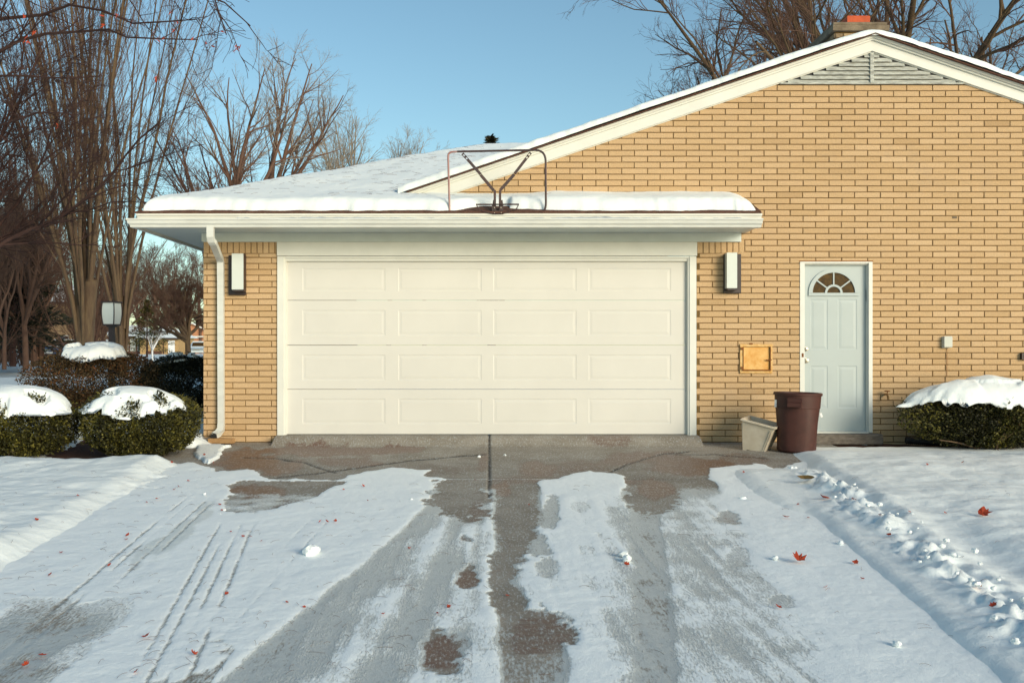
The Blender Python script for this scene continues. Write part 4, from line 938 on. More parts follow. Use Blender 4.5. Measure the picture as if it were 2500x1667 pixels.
def vase_tree(label, loc, n, L, seed, base_r=.45, r0=.10, lean=(.0, .34), mt=None, mc=None, group=None, n2=11, n3=9, foot=True):
    rng = np.random.RandomState(seed)
    s = stems(n, base_r, L, lean[0], lean[1]*.85, r0, .16, 14, rng, .24, .026, .06)
    lv = [(s[0], s[1], 8)]
    if foot:   # short butt the stems rise from
        s[0][:, :, 2] += rng.uniform(.9, 2.4, n)[:, None]; s[0][:, 0, 2] -= .5
        b = stems(3, .05, 2.6, .0, .05, base_r*.95, .85, 6, rng, .0, .02); b[0][:, 0, 2] -= .3; lv.append((b[0], b[1], 12))
    l2 = grow(s[0], s[1], n2, .10, .93, .18, .42, .25, .45, .62, 8, .28, .045, .36, rng, .007)
    l3 = grow(l2[0], l2[1], n3, .12, .97, .22, .55, .25, .5, .4, 6, .22, .07, .55, rng, .0045)
    l4 = grow(l3[0], l3[1], 4, .2, .98, .25, .6, .3, .55, .3, 4, .15, .09, .6, rng, .0032)
    return make_tree(label, loc, lv+[(l2[0], l2[1], 5)], [(l3[0], l3[1], 4), (l4[0], l4[1], 3)], mt or M['bark'], mc or M['twig'], group)
def spread_tree(label, loc, H, seed, r0=.25, fork=.3, nl=5, lean=(.2, .6), mt=None, mc=None, group=None, n2=8, n3=9, n4=6, wob=.09, name='bare_tree', rz=0, spread=1.0, t0=.25, n5=0, rmin=.006, limb=.68):
    rng = np.random.RandomState(seed)
    tr = stems(1, .0, H*fork, 0, .06, r0, .75, 6, rng, 0, .03)
    l1 = grow(tr[0], tr[1], nl, .75, 1.0, lean[0], lean[1], limb/fork*.75, limb/fork, 0, 12, .25, wob*.75, .8, rng, .03, .18)
    l2 = grow(l1[0], l1[1], n2, t0, .95, .35, .85, .35*spread, .55*spread, .45, 9, .25, wob, .6, rng, .012, .25)
    l3 = grow(l2[0], l2[1], n3, .15, .98, .35, .9, .35, .55, .35, 7, .12, wob*1.3, .6, rng, rmin, .3)
    l4 = grow(l3[0], l3[1], n4, .15, 1, .35, .9, .35, .6, .2, 5, .08, wob*1.4, .6, rng, rmin*.6, .4)
    cr = [(l3[0], l3[1], 4), (l4[0], l4[1], 3)]
    if n5:
        l5 = grow(l4[0], l4[1], n5, .2, 1, .35, .9, .4, .7, .2, 4, .05, wob*1.5, .6, rng, rmin*.45, .5); cr.append((l5[0], l5[1], 3))
    return make_tree(label, loc, [(tr[0], tr[1], 10), (l1[0], l1[1], 8), (l2[0], l2[1], 5)], cr, mt or M['bark'], mc or M['twig'], group, name, rz=rz)
def gnd(u, D, z=.25): return (Xd(u, D), D-CD, z)
# the two big many-stemmed trees at the left
vase_tree('big many-stemmed bare tree, its stems fanning up behind the left hedge', gnd(196, 27, .1), 21, 13.5, 5, base_r=.20, r0=.058, lean=(.0, .30), n2=10, n3=9)
vase_tree('narrower many-stemmed bare tree right behind the black post lamp', gnd(283, 31, .1), 15, 13.5, 8, base_r=.16, r0=.054, lean=(.0, .27), n2=10, n3=9)
# trees rising behind the garage roof
spread_tree('forked red-barked bare tree over the left part of the garage roof', gnd(545, 42), 18.5, 21, r0=.18, fork=.5, limb=.46, nl=4, lean=(.12, .42), mt=M['bark_red'], mc=M['twig_pale'], n2=8, n3=8, n4=6)
spread_tree('bare tree with long upswept limb reaching right above the garage roof', gnd(635, 44), 17, 34, r0=.17, fork=.50, limb=.48, nl=4, lean=(.25, .62), mt=M['bark_red'], mc=M['twig_pale'], n2=8, n3=8, n4=6)
spread_tree('low dark bare tree between the two taller trees behind the roof', gnd(585, 50), 15.5, 41, r0=.2, fork=.42, nl=5, lean=(.3, .8), mt=M['bark_dark'], mc=M['twig'], n2=8, n3=7, n4=5)
spread_tree('tangled bare tree between the vase-shaped trees and the garage roof', gnd(490, 40), 11.5, 44, r0=.18, fork=.35, nl=6, lean=(.3, .9), mt=M['bark_red'], mc=M['twig'], n2=8, n3=8, n4=6)
ds = spread_tree('small pale bare tree peeking over the roof, right after the forked trees', gnd(815, 74), 21.5, 51, r0=.20, fork=.5, limb=.42, nl=7, lean=(.1, .38), mt=M['bark_pale'], mc=M['twig_pale'], group='pale far trees above the garage roof ridge', n2=8, n3=7, n4=5, wob=.06, rmin=.009)
copy_tree(ds, gnd(893, 80), 2.0, 'pale bare tree second from right in the row above the roof', .98)
copy_tree(ds, gnd(975, 86), 4.2, 'smallest pale bare tree, last of the row above the roof', .96)
copy_tree(ds, gnd(745, 70), 1.1, 'pale bare tree half hidden by the upswept limb over the roof', .82)
# big tree behind the gable
spread_tree('large bare shade tree spreading behind the gable and chimney', gnd(1990, 25, .1), 15.5, 63, r0=.19, fork=.30, limb=.66, nl=12, lean=(.25, 1.15), mt=M['bark'], mc=M['twig'], n2=12, n3=9, n4=6, wob=.11, spread=1.0, n5=2)
spread_tree('crooked bare tree low behind the right slope of the gable', gnd(2230, 27, .1), 14, 67, r0=.17, fork=.35, limb=.55, nl=8, lean=(.15, .8), mt=M['bark'], mc=M['twig'], n2=8, n3=8, n4=6, wob=.11)
spread_tree('small bare tree showing its top left of the chimney over the rake', gnd(1660, 30, .1), 12.2, 71, r0=.16, fork=.38, nl=6, lean=(.2, .8), mt=M['bark'], mc=M['twig'], n2=8, n3=8, n4=5, wob=.12)
# wood at the far left
wa = spread_tree('bare red-brown tree in the wood behind the left hedge', gnd(60, 40), 9.5, 81, r0=.14, fork=.2, nl=8, lean=(.1, .9), mt=M['bark_red'], mc=M['bark_red'], group='bare trees in the wood at far left', n2=10, n3=9, n4=7, wob=.1, rmin=.009)
wb = vase_tree('straight-stemmed bare tree in the wood behind the left hedge', gnd(92, 46), 9, 12, 83, base_r=.4, r0=.09, lean=(0, .3), mt=M['bark_red'], mc=M['bark_red'], group='straight bare trees in the wood at far left', foot=False, n2=12, n3=9)
rq = random.Random(5)
for i, (u, D, sc) in enumerate(((10,38,.9),(80,44,.95),(192,52,1.0),(240,56,1.05),(20,60,1.3),(64,66,1.4),(215,80,1.2),(98,85,1.4),(-40,48,1.2),(-10,34,.85),(60,52,1.0))):
    if i % 3 < 2: copy_tree(wa, gnd(u, D), rq.uniform(0, 6), 'bare red-brown tree in the wood behind the left hedge', sc*.76)
    else: copy_tree(wb, gnd(u, D), rq.uniform(0, 6), 'straight-stemmed bare tree in the wood behind the left hedge', sc*.76)
for i, (u, D, sc) in enumerate(((285,166,1.75),(322,172,2.0),(352,166,1.7),(392,175,2.1),(428,168,1.8),(462,172,2.0),(250,160,1.8))):
    copy_tree(wa, gnd(u, D), rq.uniform(0, 6), 'tall hazy bare tree behind the far snow roofed houses', sc)['group'] = 'bare trees behind the far houses'
# dense brushwood low in the wood reads as one mass
rng = np.random.RandomState(90); b0 = stems(900, .0, 4.6, .05, .8, .03, .3, 6, rng, .1, .08)
offx = rng.uniform(-36, -10, 900); offy = rng.uniform(26, 62, 900); uu_ = 1124+FD*offx/(offy+CD); okm = (uu_ < 55) | ((uu_ > 175) & (uu_ < 215))
b0[0][:, :, 0] += offx[:, None]; b0[0][:, :, 1] += offy[:, None]; b0[0][:, :, 2] += .2; b0 = (b0[0][okm], b0[1][okm])
b1 = grow(b0[0], b0[1], 14, .05, .95, .3, .9, .3, .6, .4, 6, .1, .1, .6, rng, .010); b2 = grow(b1[0], b1[1], 4, .2, 1, .3, .9, .3, .6, .2, 4, .1, .12, .6, rng, .008)
V, F = tubes([(b0[0], b0[1], 4), (b1[0], b1[1], 3), (b2[0], b2[1], 3)]); props(mesh_np('brushwood', V, F, M['twig'], None, True), 'thicket of reddish brush under the trees at far left', 'brushwood', kind='stuff')
# dark tangled tree at the left edge
spread_tree('dark densely twigged tree at the left edge of the photo', gnd(-150, 20, .05), 9.0, 95, r0=.11, fork=.22, nl=10, lean=(.1, .75), mt=M['bark_dark'], mc=M['bark_dark'], n2=12, n3=10, n4=7, wob=.14, n5=2, rmin=.006)
# crab apple with a dense crown before the far houses
spread_tree('small crab apple with dense twiggy crown left of the garage corner', gnd(433, 44, .15), 5.2, 97, r0=.14, fork=.34, limb=.6, nl=11, lean=(.25, 1.05), mt=M['bark'], mc=M['twig'], n2=12, n3=9, n4=8, wob=.13, n5=3, rmin=.006)
# pale sapling
spread_tree('thin white-barked sapling on the far lawn beside the tan garage', gnd(350, 70, .1), 2.9, 99, r0=.07, fork=.4, nl=4, lean=(.3, .7), mt=M['sticker'], mc=M['twig_pale'], n2=4, n3=4, n4=3, name='sapling')
# near tree just out of frame whose red-leaved limbs hang into the top left corner
def limb_tree():
    rng = np.random.RandomState(105); t = thing('red_leaved_tree', 'near bare tree hanging limbs with a few red leaves into the top left corner', 'tree', (-7.4, 1.0, .0))
    O = Vector((-7.4, 1.0, 0)); m = MB(); m.tube([(0, 0, -.1), (.05, 0, 2), (0, .1, 4), (.15, 0, 6.3), (.1, .1, 8)], [.2, .17, .15, .12, .06], 10)
    L1 = []; 
    def loc(u, v, D): return Vector(W(u, v, D))-O
    paths = [[(.05, 0, 3.6), loc(-60, 60, 11.6), loc(60, 20, 11.3), loc(180, 22, 11), loc(300, 40, 10.8), loc(390, 55, 10.6), loc(452, 45, 10.6)],
             [(.1, 0, 4.2), loc(-60, -40, 11.2), loc(120, -30, 11), loc(260, -15, 10.8), loc(420, -35, 10.6), loc(500, -20, 10.5), loc(545, 40, 10.4), loc(575, 60, 10.4)],
             [(.1, 0, 3.4), loc(-60, 150, 11.8), loc(40, 95, 11.6), loc(140, 70, 11.4), loc(250, 75, 11.2), loc(340, 85, 11), loc(455, 92, 11)],
             [(0, 0, 2.7), loc(-80, 310, 12.2), loc(20, 290, 12), loc(90, 270, 11.8), loc(180, 265, 11.7)],
             [(.1, 0, 4.6), loc(-40, -60, 11), loc(240, -80, 10.7), loc(420, -80, 10.4), loc(480, -20, 10.3), loc(500, 40, 10.3), loc(520, 80, 10.2)],
             [(.1, 0, 3.2), loc(-80, 200, 11.6), loc(20, 170, 11.4), loc(110, 190, 11.3), loc(230, 175, 11.2)]]
    P = 14; A = np.empty((len(paths), P, 3)); B = np.empty((len(paths), P))
    for i, p in enumerate(paths):
        p = np.array([list(q) for q in p]); s = np.concatenate([[0], np.cumsum(np.linalg.norm(np.diff(p, axis=0), axis=1))]); q = np.linspace(0, s[-1], P)
        for k in range(3): A[i, :, k] = np.interp(q, s, p[:, k])
        A[i, 1:-1] += rng.normal(size=(P-2, 3))*.035; B[i] = np.linspace(.034, .006, P)
    l2 = grow(A, B, 15, .25, 1, .3, 1.1, .10, .22, .45, 8, -.15, .16, .6, rng, .0055); l3 = grow(l2[0], l2[1], 5, .2, 1, .4, 1.1, .3, .6, .3, 6, -.1, .18, .65, rng, .0038)
    V, F = tubes([(A, B, 6)]); mv = m; mv.add(V.tolist(), F.tolist()); mv.build('trunk', M['bark_dark'], t, True)
    V, F = tubes([(l2[0], l2[1], 5), (l3[0], l3[1], 4)]); mesh_np('crown', V, F, M['bark_dark'], t, True)
    # clinging leaves
    lf = MB(); rr_ = random.Random(8)
    spots = [(235,38),(268,38),(238,60),(268,42),(392,28),(396,68),(372,88),(350,78),(60,90),(80,80),(66,100),(470,100),(493,106),(511,72),(536,118),(548,108),(545,112),(130,292),(356,180),(364,90),(402,50),(440,88),(300,55),(57,36)]
    for (u, v) in spots:
        for k in range(rr_.choice((2, 3, 4))):
            c = loc(u+rr_.uniform(-5, 5), v+rr_.uniform(-7, 7), 10.8+rr_.uniform(-.3, .3)); a = Vector((rr_.uniform(-1, 1), rr_.uniform(-1, 1), rr_.uniform(-1.5, .3))).normalized()*.032; b = Vector((rr_.uniform(-1, 1), rr_.uniform(-1, 1), rr_.uniform(-1, 1))).normalized()*.010
            lf.add([c-a, c+b, c+a, c-b+Vector((0, .008, 0))], [(0, 1, 2, 3)])
    lf.build('dead_leaves', M['red_leaf'], t)
limb_tree()
# conifer tip behind the ridge
def conifer(label, loc, H, Rb, n, seed, mt):
    rng = np.random.RandomState(seed); t = thing('conifer', label, 'tree', loc)
    m = MB(); m.tube([(0, 0, 0), (0, 0, H*.97)], [H*.02, .02], 6); m.build('trunk', M['bark_dark'], t)
    h = rng.uniform(.1, 1, n)**.8; az = rng.uniform(0, 6.283, n); r = (1-h)*Rb*rng.uniform(.15, 1.0, n)*(1+.35*np.sin(h*40)); c = np.stack([np.cos(az)*r, np.sin(az)*r, h*H-r*.25], 1)
    s = H*.02; d = nrm(np.stack([np.cos(az), np.sin(az), rng.uniform(-.6, .5, n)], 1))*s*rng.uniform(.6, 2, (n, 1)); e = nrm(rng.normal(size=(n, 3)))*s*.4
    V = np.stack([c-d*.3, c+e, c+d, c-e], 1).reshape(-1, 3); F = np.arange(n*4).reshape(-1, 4)
    mesh_np('crown', V, F, mt, t, False, {'rnd': np.repeat(rng.uniform(0, 1, n), 4)}); return t
conifer('tiny dark conifer tip poking above the snowy roof ridge', gnd(1129, 60), 13.55, 1.6, 5000, 2, M['yew_dark'])
conifer('olive green evergreen behind the trunks right of the post lamp', gnd(338, 90), 5.2, 3.0, 9000, 3, M['yew'])
conifer('dark evergreen among the trunks at far left', gnd(30, 44), 7.6, 3.0, 12000, 4, M['yew_dark'])
# ------------------------------------------------------------------ clipped bushes with snow caps
def bush(label, loc, a, b, h, seed, n=26000, mt=None, z0=.08, cap=(0, 0, .8, .8), th=.07, rag=.14, leaf=.030, stem=M['bark'], open_=.0, tilt=0.0, p=2.1, group='clipped evergreen bushes capped with snow', capcut=None, hol=1.0, name='evergreen_bush'):
    rng = np.random.RandomState(seed); t = thing(name, label, 'bush', loc, group)
    def shape_noise(x, y, s): return 1+rag*fbm(x*2.2+seed, y*2.2-seed, s, 4)
    u = rng.normal(size=(n, 3)); u = nrm(u); u[:, 2] *= 1; az = np.arctan2(u[:, 1], u[:, 0])
    # superellipsoid radius
    sx, sy, sz = np.abs(u[:, 0]/a)**p, np.abs(u[:, 1]/b)**p, np.abs(u[:, 2]/(h/2))**p
    rr_ = (sx+sy+sz)**(-1/p)
    cl = 1+rag*fbm(az*2.6+seed, u[:, 2]*2.5+seed, seed, 4)+.06*fbm(az*11, u[:, 2]*9, seed+3, 2)
    rad = rr_*cl*(1-.42*rng.uniform(0, 1, n)**2.4)
    sp = (vn(az*9, u[:, 2]*9+seed, seed+61) > .74)*rng.uniform(0, .075, n); rad = rad+sp*(rad > rr_*cl*.9)
    c = u*rad[:, None]; c[:, 2] += h/2
    if open_ > 0:
        keep = (fbm(c[:, 0]*3.2+seed, c[:, 2]*4, seed+8, 3) < .55-open_) | (c[:, 2] > h*.55); c = c[keep]; u = u[keep]; n = len(c)
    if cap:
        ex, ey = (c[:, 0]/a-cap[0])/cap[2], (c[:, 1]/b-cap[1])/cap[3]; inside = ex**2+ey**2 < .98
        qq = np.clip(1-np.abs(c[:, 0]/a)**p-np.abs(c[:, 1]/b)**p, .08, 1); dm = h/2+(h/2)*qq**(1/p)
        hl = vn(c[:, 0]*3.3+seed, c[:, 1]*4.5, seed+40) > .60
        drop = inside & (c[:, 2] > dm-.03) & ~(hl & (hol > .5)); c = c[~drop]; u = u[~drop]; n = len(c)
    keep = c[:, 2] > .01; c = c[keep]; u = u[keep]; n = len(c); c[:, 2] += z0
    d = nrm(u+rng.normal(size=(n, 3))*.7+np.array([0, 0, .35]))*leaf*rng.uniform(.5, 1.3, (n, 1)); e = nrm(np.cross(d, rng.normal(size=(n, 3))))*leaf*.27
    V = np.stack([c-d*.4, c+e, c+d*.6, c-e], 1).reshape(-1, 3); F = np.arange(n*4).reshape(-1, 4)
    cv = np.clip(.5+.55*fbm(c[:, 0]*4, c[:, 1]*4+c[:, 2]*5, seed+5, 3)+rng.normal(size=n)*.22, 0, 1)
    mesh_np('foliage', V, F, mt or M['yew'], t, False, {'rnd': np.repeat(cv, 4)})
    s = stems(9, .12, h*.55, .3, 1.0, .016, .4, 6, rng, .3, .09); s2 = grow(s[0], s[1], 7, .2, .95, .4, 1.0, .3, .6, .3, 5, .1, .12, .6, rng, .004)
    s[0][:, :, 0] *= a/b
    V, F = tubes([(s[0], s[1], 6), (s2[0], s2[1], 4)]); mesh_np('stems', V, F, stem, t, True)
    # snow cap draped over the dome
    if cap:
        ox, oy, ca, cb_ = cap; nr, na = 34, 150
        A, Rr = np.meshgrid(np.linspace(0, 2*np.pi, na), np.linspace(0, 1, nr))
        edge = 1+.16*fbm(np.cos(A)*2.2+seed, np.sin(A)*2.2, seed+20, 4)+.10*fbm(np.cos(A)*8, np.sin(A)*8, seed+22, 3)
        if capcut is not None: edge = edge*capcut(A)
        X = (ox+np.cos(A)*Rr*ca*edge)*a; Y = (oy+np.sin(A)*Rr*cb_*edge)*b
        q = np.clip(1-np.abs(X/a)**p-np.abs(Y/b)**p, .08, 1); dome = z0+h/2+(h/2)*q**(1/p)*(1+.05*fbm(X*3, Y*3, seed+9, 3))+tilt*X
        prof_ = np.sqrt(np.clip(1-np.clip((Rr-.82)/.18, 0, 1)**2, 0, 1))
        T = th*(1+.4*fbm(X*4, Y*4, seed+30, 3))*prof_
        hole = hol*sstep(.53, .64, vn(X*3.3+seed, Y*4.5, seed+40)+.12*vn(X*15, Y*15, 3)); T = T*(1-hole*(Rr > .3))-.03*hole*(Rr > .3)
        Vt = np.stack([X, Y, dome+T+.018*(1-Rr**4)], -1).reshape(-1, 3); Vb = np.stack([X, Y, dome-.03*(1-Rr**3)-.002], -1).reshape(-1, 3)
        Ft = grid_faces(nr, na); Fb = grid_faces(nr, na, off=nr*na)[:, ::-1]
        e0 = (nr-1)*na+np.arange(na-1); Fe = np.stack([e0, e0+nr*na, e0+1+nr*na, e0+1], 1)
        mesh_np('snow_cap', np.concatenate([Vt, Vb]), np.concatenate([Ft, Fb, Fe]), M['snow'], t, True)
    return t
bush('rounded green yew bush with sloping snow cap beside the downspout corner', (Xd(322, 10.95), -1.15, -.16), .64, .50, .70, 3, n=42000, cap=(-.06, -.26, .86, .74), th=.035, z0=.04, leaf=.034, tilt=-.09)
bush('green yew bush with flat snow cap cut off by the left edge', (Xd(40, 10.9), -1.2, -.16), .64, .50, .72, 7, n=42000, cap=(.10, -.26, .90, .76), th=.035, z0=.04, leaf=.034)
bush('big browned round bush with thick snow cap under the black post lamp', (Xd(214, 14.2), 2.1, .10), .93, .7, .82, 13, n=38000, mt=M['yew_brown'], cap=(.06, -.1, .50, .66), th=.10, open_=.12, z0=.10, leaf=.036)
bush('dark open hedge against the left side wall of the garage', (Xd(420, 14.6), 2.5, .0), .62, .6, .76, 17, n=26000, mt=M['yew_dark'], cap=(-.2, .1, .55, .6), th=.06, open_=.15, z0=.16, leaf=.036, stem=M['bark_dark'])
bush('far low dark hedge with thick snow layer before the crab apple', (Xd(440, 22), 9.9, .1), .75, .5, .56, 19, n=10000, mt=M['yew_dark'], cap=(0, 0, .98, .9), th=.16, leaf=.05)
bush('snow covered low bush behind the hedge left of the crab apple', (Xd(375, 17), 4.9, .1), .5, .4, .50, 23, n=9000, mt=M['yew_dark'], cap=(0, 0, .95, .95), th=.12, leaf=.045)
bush('wide dark green yew bush under heavy snow against the wall at right', (Xd(2282, 11.35), -.62, -.13), 1.03, .44, .72, 29, n=52000, mt=M['yew'], cap=(.03, -.20, .97, .80), th=.07, z0=.05, leaf=.034, rag=.09, hol=.35)
# ------------------------------------------------------------------ post lamp
t = thing('post_lamp', 'black post lamp with tapered white panes behind the round bush', 'lamp post', (Xd(257, 17), 4.9, .2)); zb = Zd(747, 17)-.2; zt_ = Zd(694, 17)-.2
m = MB(); m.box(-.038, .038, -.038, .038, -.1, zb, .004); m.box(-.06, .06, -.06, .06, zb-.03, zb, .004); m.build('post', M['dark_metal'], t)
def lr(z_): s_ = (z_-zb)/(zt_-zb); return .098+.022*math.sin(s_*math.pi*.85)
zs = [zb+(zt_-zb)*i/8 for i in range(9)]; m = MB(); g = MB()
for (sx, sy) in ((-1, -1), (1, -1), (1, 1), (-1, 1)): m.tube([(sx*lr(z_), sy*lr(z_), z_) for z_ in zs], .010, 6)
m.box(-lr(zt_)-.02, lr(zt_)+.02, -lr(zt_)-.02, lr(zt_)+.02, zt_-.01, zt_+.012, .003); m.box(-lr(zb)-.01, lr(zb)+.01, -lr(zb)-.01, lr(zb)+.01, zb-.005, zb+.02, .003)
m.build('lantern_frame', M['dark_metal'], t)
for i in range(8):
    a_, b_ = lr(zs[i])-.004, lr(zs[i+1])-.004
    g.add([(-a_, -a_, zs[i]), (a_, -a_, zs[i]), (a_, a_, zs[i]), (-a_, a_, zs[i]), (-b_, -b_, zs[i+1]), (b_, -b_, zs[i+1]), (b_, b_, zs[i+1]), (-b_, b_, zs[i+1])], [(0,1,5,4),(1,2,6,5),(2,3,7,6),(3,0,4,7)])
g.build('lamp_glass', M['lamp_glass'], t); t.rotation_euler = (0, 0, R(-12))
m = MB(); m.ball((-.05, -.06, zb-.26), .022, 10); m.build('light_sensor', M['sticker'], t, True)
# ------------------------------------------------------------------ far houses and cars
def far_house(label, x0, x1, y0, dep, zg, he, hr, wall, roofsnow=True, over=.6, openings=(), gable=False, group=None):
    t = thing('ranch_house', label, 'house', ((x0+x1)/2, y0, zg)); hw_ = (x1-x0)/2
    m = MB(); m.box(-hw_, hw_, 0, dep, -.6, he); 
    if gable: m.prism([(-hw_, he), (hw_, he), (0, hr-.15)], 'y', 0, .3)
    m.build('wall', wall, t)
    m = MB(); o_ = over
    if gable:
        m.add([(-hw_-o_, -o_, he-.05), (0, -o_, hr), (0, dep+o_, hr), (-hw_-o_, dep+o_, he-.05), (hw_+o_, -o_, he-.05), (hw_+o_, dep+o_, he-.05)], [(0,1,2,3),(1,4,5,2)])
        n_ = len(m.v); m.add([(x, y, z-.18) for x, y, z in m.v[:6]], [(3,2,1,0),(2,5,4,1)]); m.f += [(0, 6, 7, 1), (1, 7, 10, 4)]
    else:
        k = min(dep/2, hw_)*.98
        b_ = [(-hw_-o_, -o_, he), (hw_+o_, -o_, he), (hw_+o_, dep+o_, he), (-hw_-o_, dep+o_, he)]; tp = [(-hw_+k-o_, dep/2, hr), (hw_-k+o_, dep/2, hr)]
        m.add(b_+tp, [(0,1,5,4),(1,2,5),(2,3,4,5),(3,0,4),(3,2,1,0)])
    rf_ = m.build('roof', M['snow'], t)
    m = MB(); m.box(-hw_-o_, hw_+o_, -o_-.03, -o_+.04, he-.22, he-.005); m.build('fascia', M['dark_metal'] if not gable else M['white_trim'], rf_)
    for (nm, a, b_, c, d_, mt_) in openings:
        m = MB(); m.box(a, b_, -.06, .02, c, d_, .01); w_ = m.build(nm, mt_, t)
        if nm == 'window':
            m = MB(); m.box(a-.08, b_+.08, -.04, .02, c-.08, c); m.box(a-.08, b_+.08, -.04, .02, d_, d_+.08); m.box(a-.08, a, -.04, .02, c, d_); m.box(b_, b_+.08, -.04, .02, c, d_); m.build('frame', M['white_trim'], w_)
    return t
wt = attr_mat('far_tan_brick', [(0, (.36, .25, .13)), (1, (.40, .28, .15))], bscale=4, bump=.1); wo = mat('far_orange_brick', (.50, .24, .13), .9, .1, 2); wb_ = mat('far_brown_brick', (.27, .17, .09), .9, .25, 2.5, col2=(.36, .24, .13))
wdark = mat('dark_far_glass', (.03, .03, .04), .15, .2, 1)
DA = 150; sc = DA/FD
def fx(u, D=DA): return Xd(u, D)
xa0, xa1 = fx(215), fx(338); xg0, xg1 = fx(322), fx(410)
far_house('long low far house with white windows and snowy roof right of the post lamp', xa0, xa1, DA-CD+2, 9, .2, 2.75, 4.5, mat('far_red_wall', (.16, .075, .06), .9, .2, 2), openings=[('window', -3.5+i*1.15+3.2, -3.5+i*1.15+3.9, .5, 2.2, M['white_trim'] if i % 2 else wdark) for i in range(4)]+[('window', -3.6, -2.2, .9, 2.1, wdark)])
far_house('far tan brick garage with pale side door and snowy hip roof', xg0, xg1, DA-CD, 8, .2, 2.45, 4.2, mat('far_tan_wall', (.42, .27, .12), .9, .1, 2), openings=[('door', 1.35, 2.35, .02, 2.05, M['sticker']), ('post', .55, .7, 0, 2.3, M['shingle']), ('bench', -2.0, .4, 0, .45, M['shingle'])])
far_house('far orange brick house with white gable trim behind the crab apple', fx(385, 172), fx(500, 172), 160, 9, .2, 3.0, 5.3, wo, gable=True, openings=[('window', -1, 0, 1, 2.2, wdark)])
far_house('two-storey brown brick house half hidden by trunks at far left', fx(60, 108), fx(172, 108), 96, 9, .2, 5.9, 8.0, wb_, openings=[('window', -1.5, -.5, 3.6, 4.9, wdark), ('window', .9, 1.9, .9, 2.2, wdark)])
def car(label, loc, rz, col, sc=1.0):
    t = thing('parked_car', label, 'car', loc, None, rz); paint = mat('car_paint', col, .3, .05, 3, spec=.6); gl_ = M['glass']
    body = [(-2.3, .45), (-2.35, .85), (-2.2, 1.02), (-1.15, 1.12), (-.55, 1.68), (1.9, 1.72), (2.25, 1.15), (2.32, .5), (2.0, .32), (-2.0, .32)]
    m = MB(); n = len(body); ys = [(-.92, 1), (-.86, 1.0), (.86, 1.0), (.92, 1)]
    vs = []
    for (w_, ins) in ((-.90, .93), (-.94, 1), (.94, 1), (.90, .93)):
        for (x, z) in body:
            wz = w_*(1-.18*max(0, z-1.05)/.65); vs.append((x*ins if abs(w_) < .92 else x, wz, z if abs(w_) > .92 else .32+(z-.32)*.98))
    m.add(vs, [tuple(range(n)), tuple(range(3*n, 4*n))[::-1]]+[(q*n+i, (q+1)*n+i, (q+1)*n+(i+1) % n, q*n+(i+1) % n) for q in range(3) for i in range(n)]); m.build('body', paint, t)
    m = MB(); m.add([(-1.16, -.72, 1.16), (-1.16, .72, 1.16), (-.60, .66, 1.63), (-.60, -.66, 1.63)], [(0, 1, 2, 3)]); m.v = [(x-.03, y, z+.02) for x, y, z in m.v]; m.build('windscreen', gl_, t)
    for s_ in (-1, 1):
        m = MB(); q = [(-.95, 1.16), (-.5, 1.58), (1.75, 1.60), (2.05, 1.16)]; m.add([(x, s_*(.935-.18*(z-1.05)*.95*1.5+.0), z) for x, z in q], [(0, 1, 2, 3)]); m.build('side_window', gl_, t)
        m = MB(); m.box(-2.37, -2.30, s_*.62-.17, s_*.62+.17, .70, .86, .02); m.build('headlight', M['chrome'], t)
        for xw_ in (-1.45, 1.45):
            m = MB(); m.lathe([(.001, 0), (.20, .0), (.24, .02), (.34, .02), (.35, .05), (.35, .18), (.33, .2), (.001, .2)], 18); m.v = [(xw_+a, s_*(.97-c), .35+b_) for a, b_, c in m.v]; wh = m.build('wheel', M['black'], t, True)
            m = MB(); m.lathe([(.001, .0), (.20, .0), (.21, .02)], 12); m.v = [(xw_+a, s_*(.985-c), .35+b_) for a, b_, c in m.v]; m.build('rim', M['chrome'], wh)
    m = MB(); m.box(-2.38, -2.31, -.42, .42, .66, .86, .01); m.build('grille', M['chrome'], t); m = MB(); m.box(-2.42, -2.28, -.85, .85, .40, .58, .03); m.build('bumper', M['gutter'], t)
    m = MB(); m.box(-.5, 1.9, -.72, .72, 1.70, 1.82, .05); m.box(-2.15, -1.2, -.75, .75, 1.06, 1.16, .04); m.build('snow_layer', M['snow'], t)
    t.scale = (sc,)*3; return t
car('dark blue car with snow on roof and hood facing the street at far left', (fx(143, 100), 88, .15), R(72), (.02, .035, .09))
car('pale blue car parked behind the crab apple next to the garage corner', (fx(456, 128), 116, .15), R(100), (.35, .45, .55))
# ------------------------------------------------------------------ fallen leaves and litter
def leaf_mesh(seed, maple=True):
    r_ = random.Random(seed); pts = []
    if maple: prof_ = [(90, 1), (72, .5), (50, .85), (38, .45), (8, .8), (-15, .4), (-50, .5), (-85, .15), (-95, .15), (-130, .5), (-165, .4), (172, .8), (142, .45), (130, .85), (108, .5)]
    else: prof_ = [(90, 1), (60, .6), (20, .42), (-30, .4), (-90, .6), (-150, .4), (160, .42), (120, .6)]
    cu_ = r_.uniform(.7, 1.4); vs = [(0, 0, 0)]
    for a, q in prof_:
        q = (.28+.66*q)*r_.uniform(.8, 1.15); x, y = q*math.cos(R(a)), q*math.sin(R(a)); vs.append((x, y, cu_*(x*x*.6+y*y*.35)+r_.uniform(-.08, .08)))
    n = len(prof_); fs = [(0, i+1, (i+1) % n+1) for i in range(n)]
    me = bpy.data.meshes.new('fallen_leaf'); me.from_pydata(vs, [], fs); me.materials.append(M['red_leaf']); return me
lms = [leaf_mesh(i, i % 3 != 2) for i in range(6)]; gme = leaf_mesh(77, False); gme.materials.clear(); gme.materials.append(M['green_leaf'])
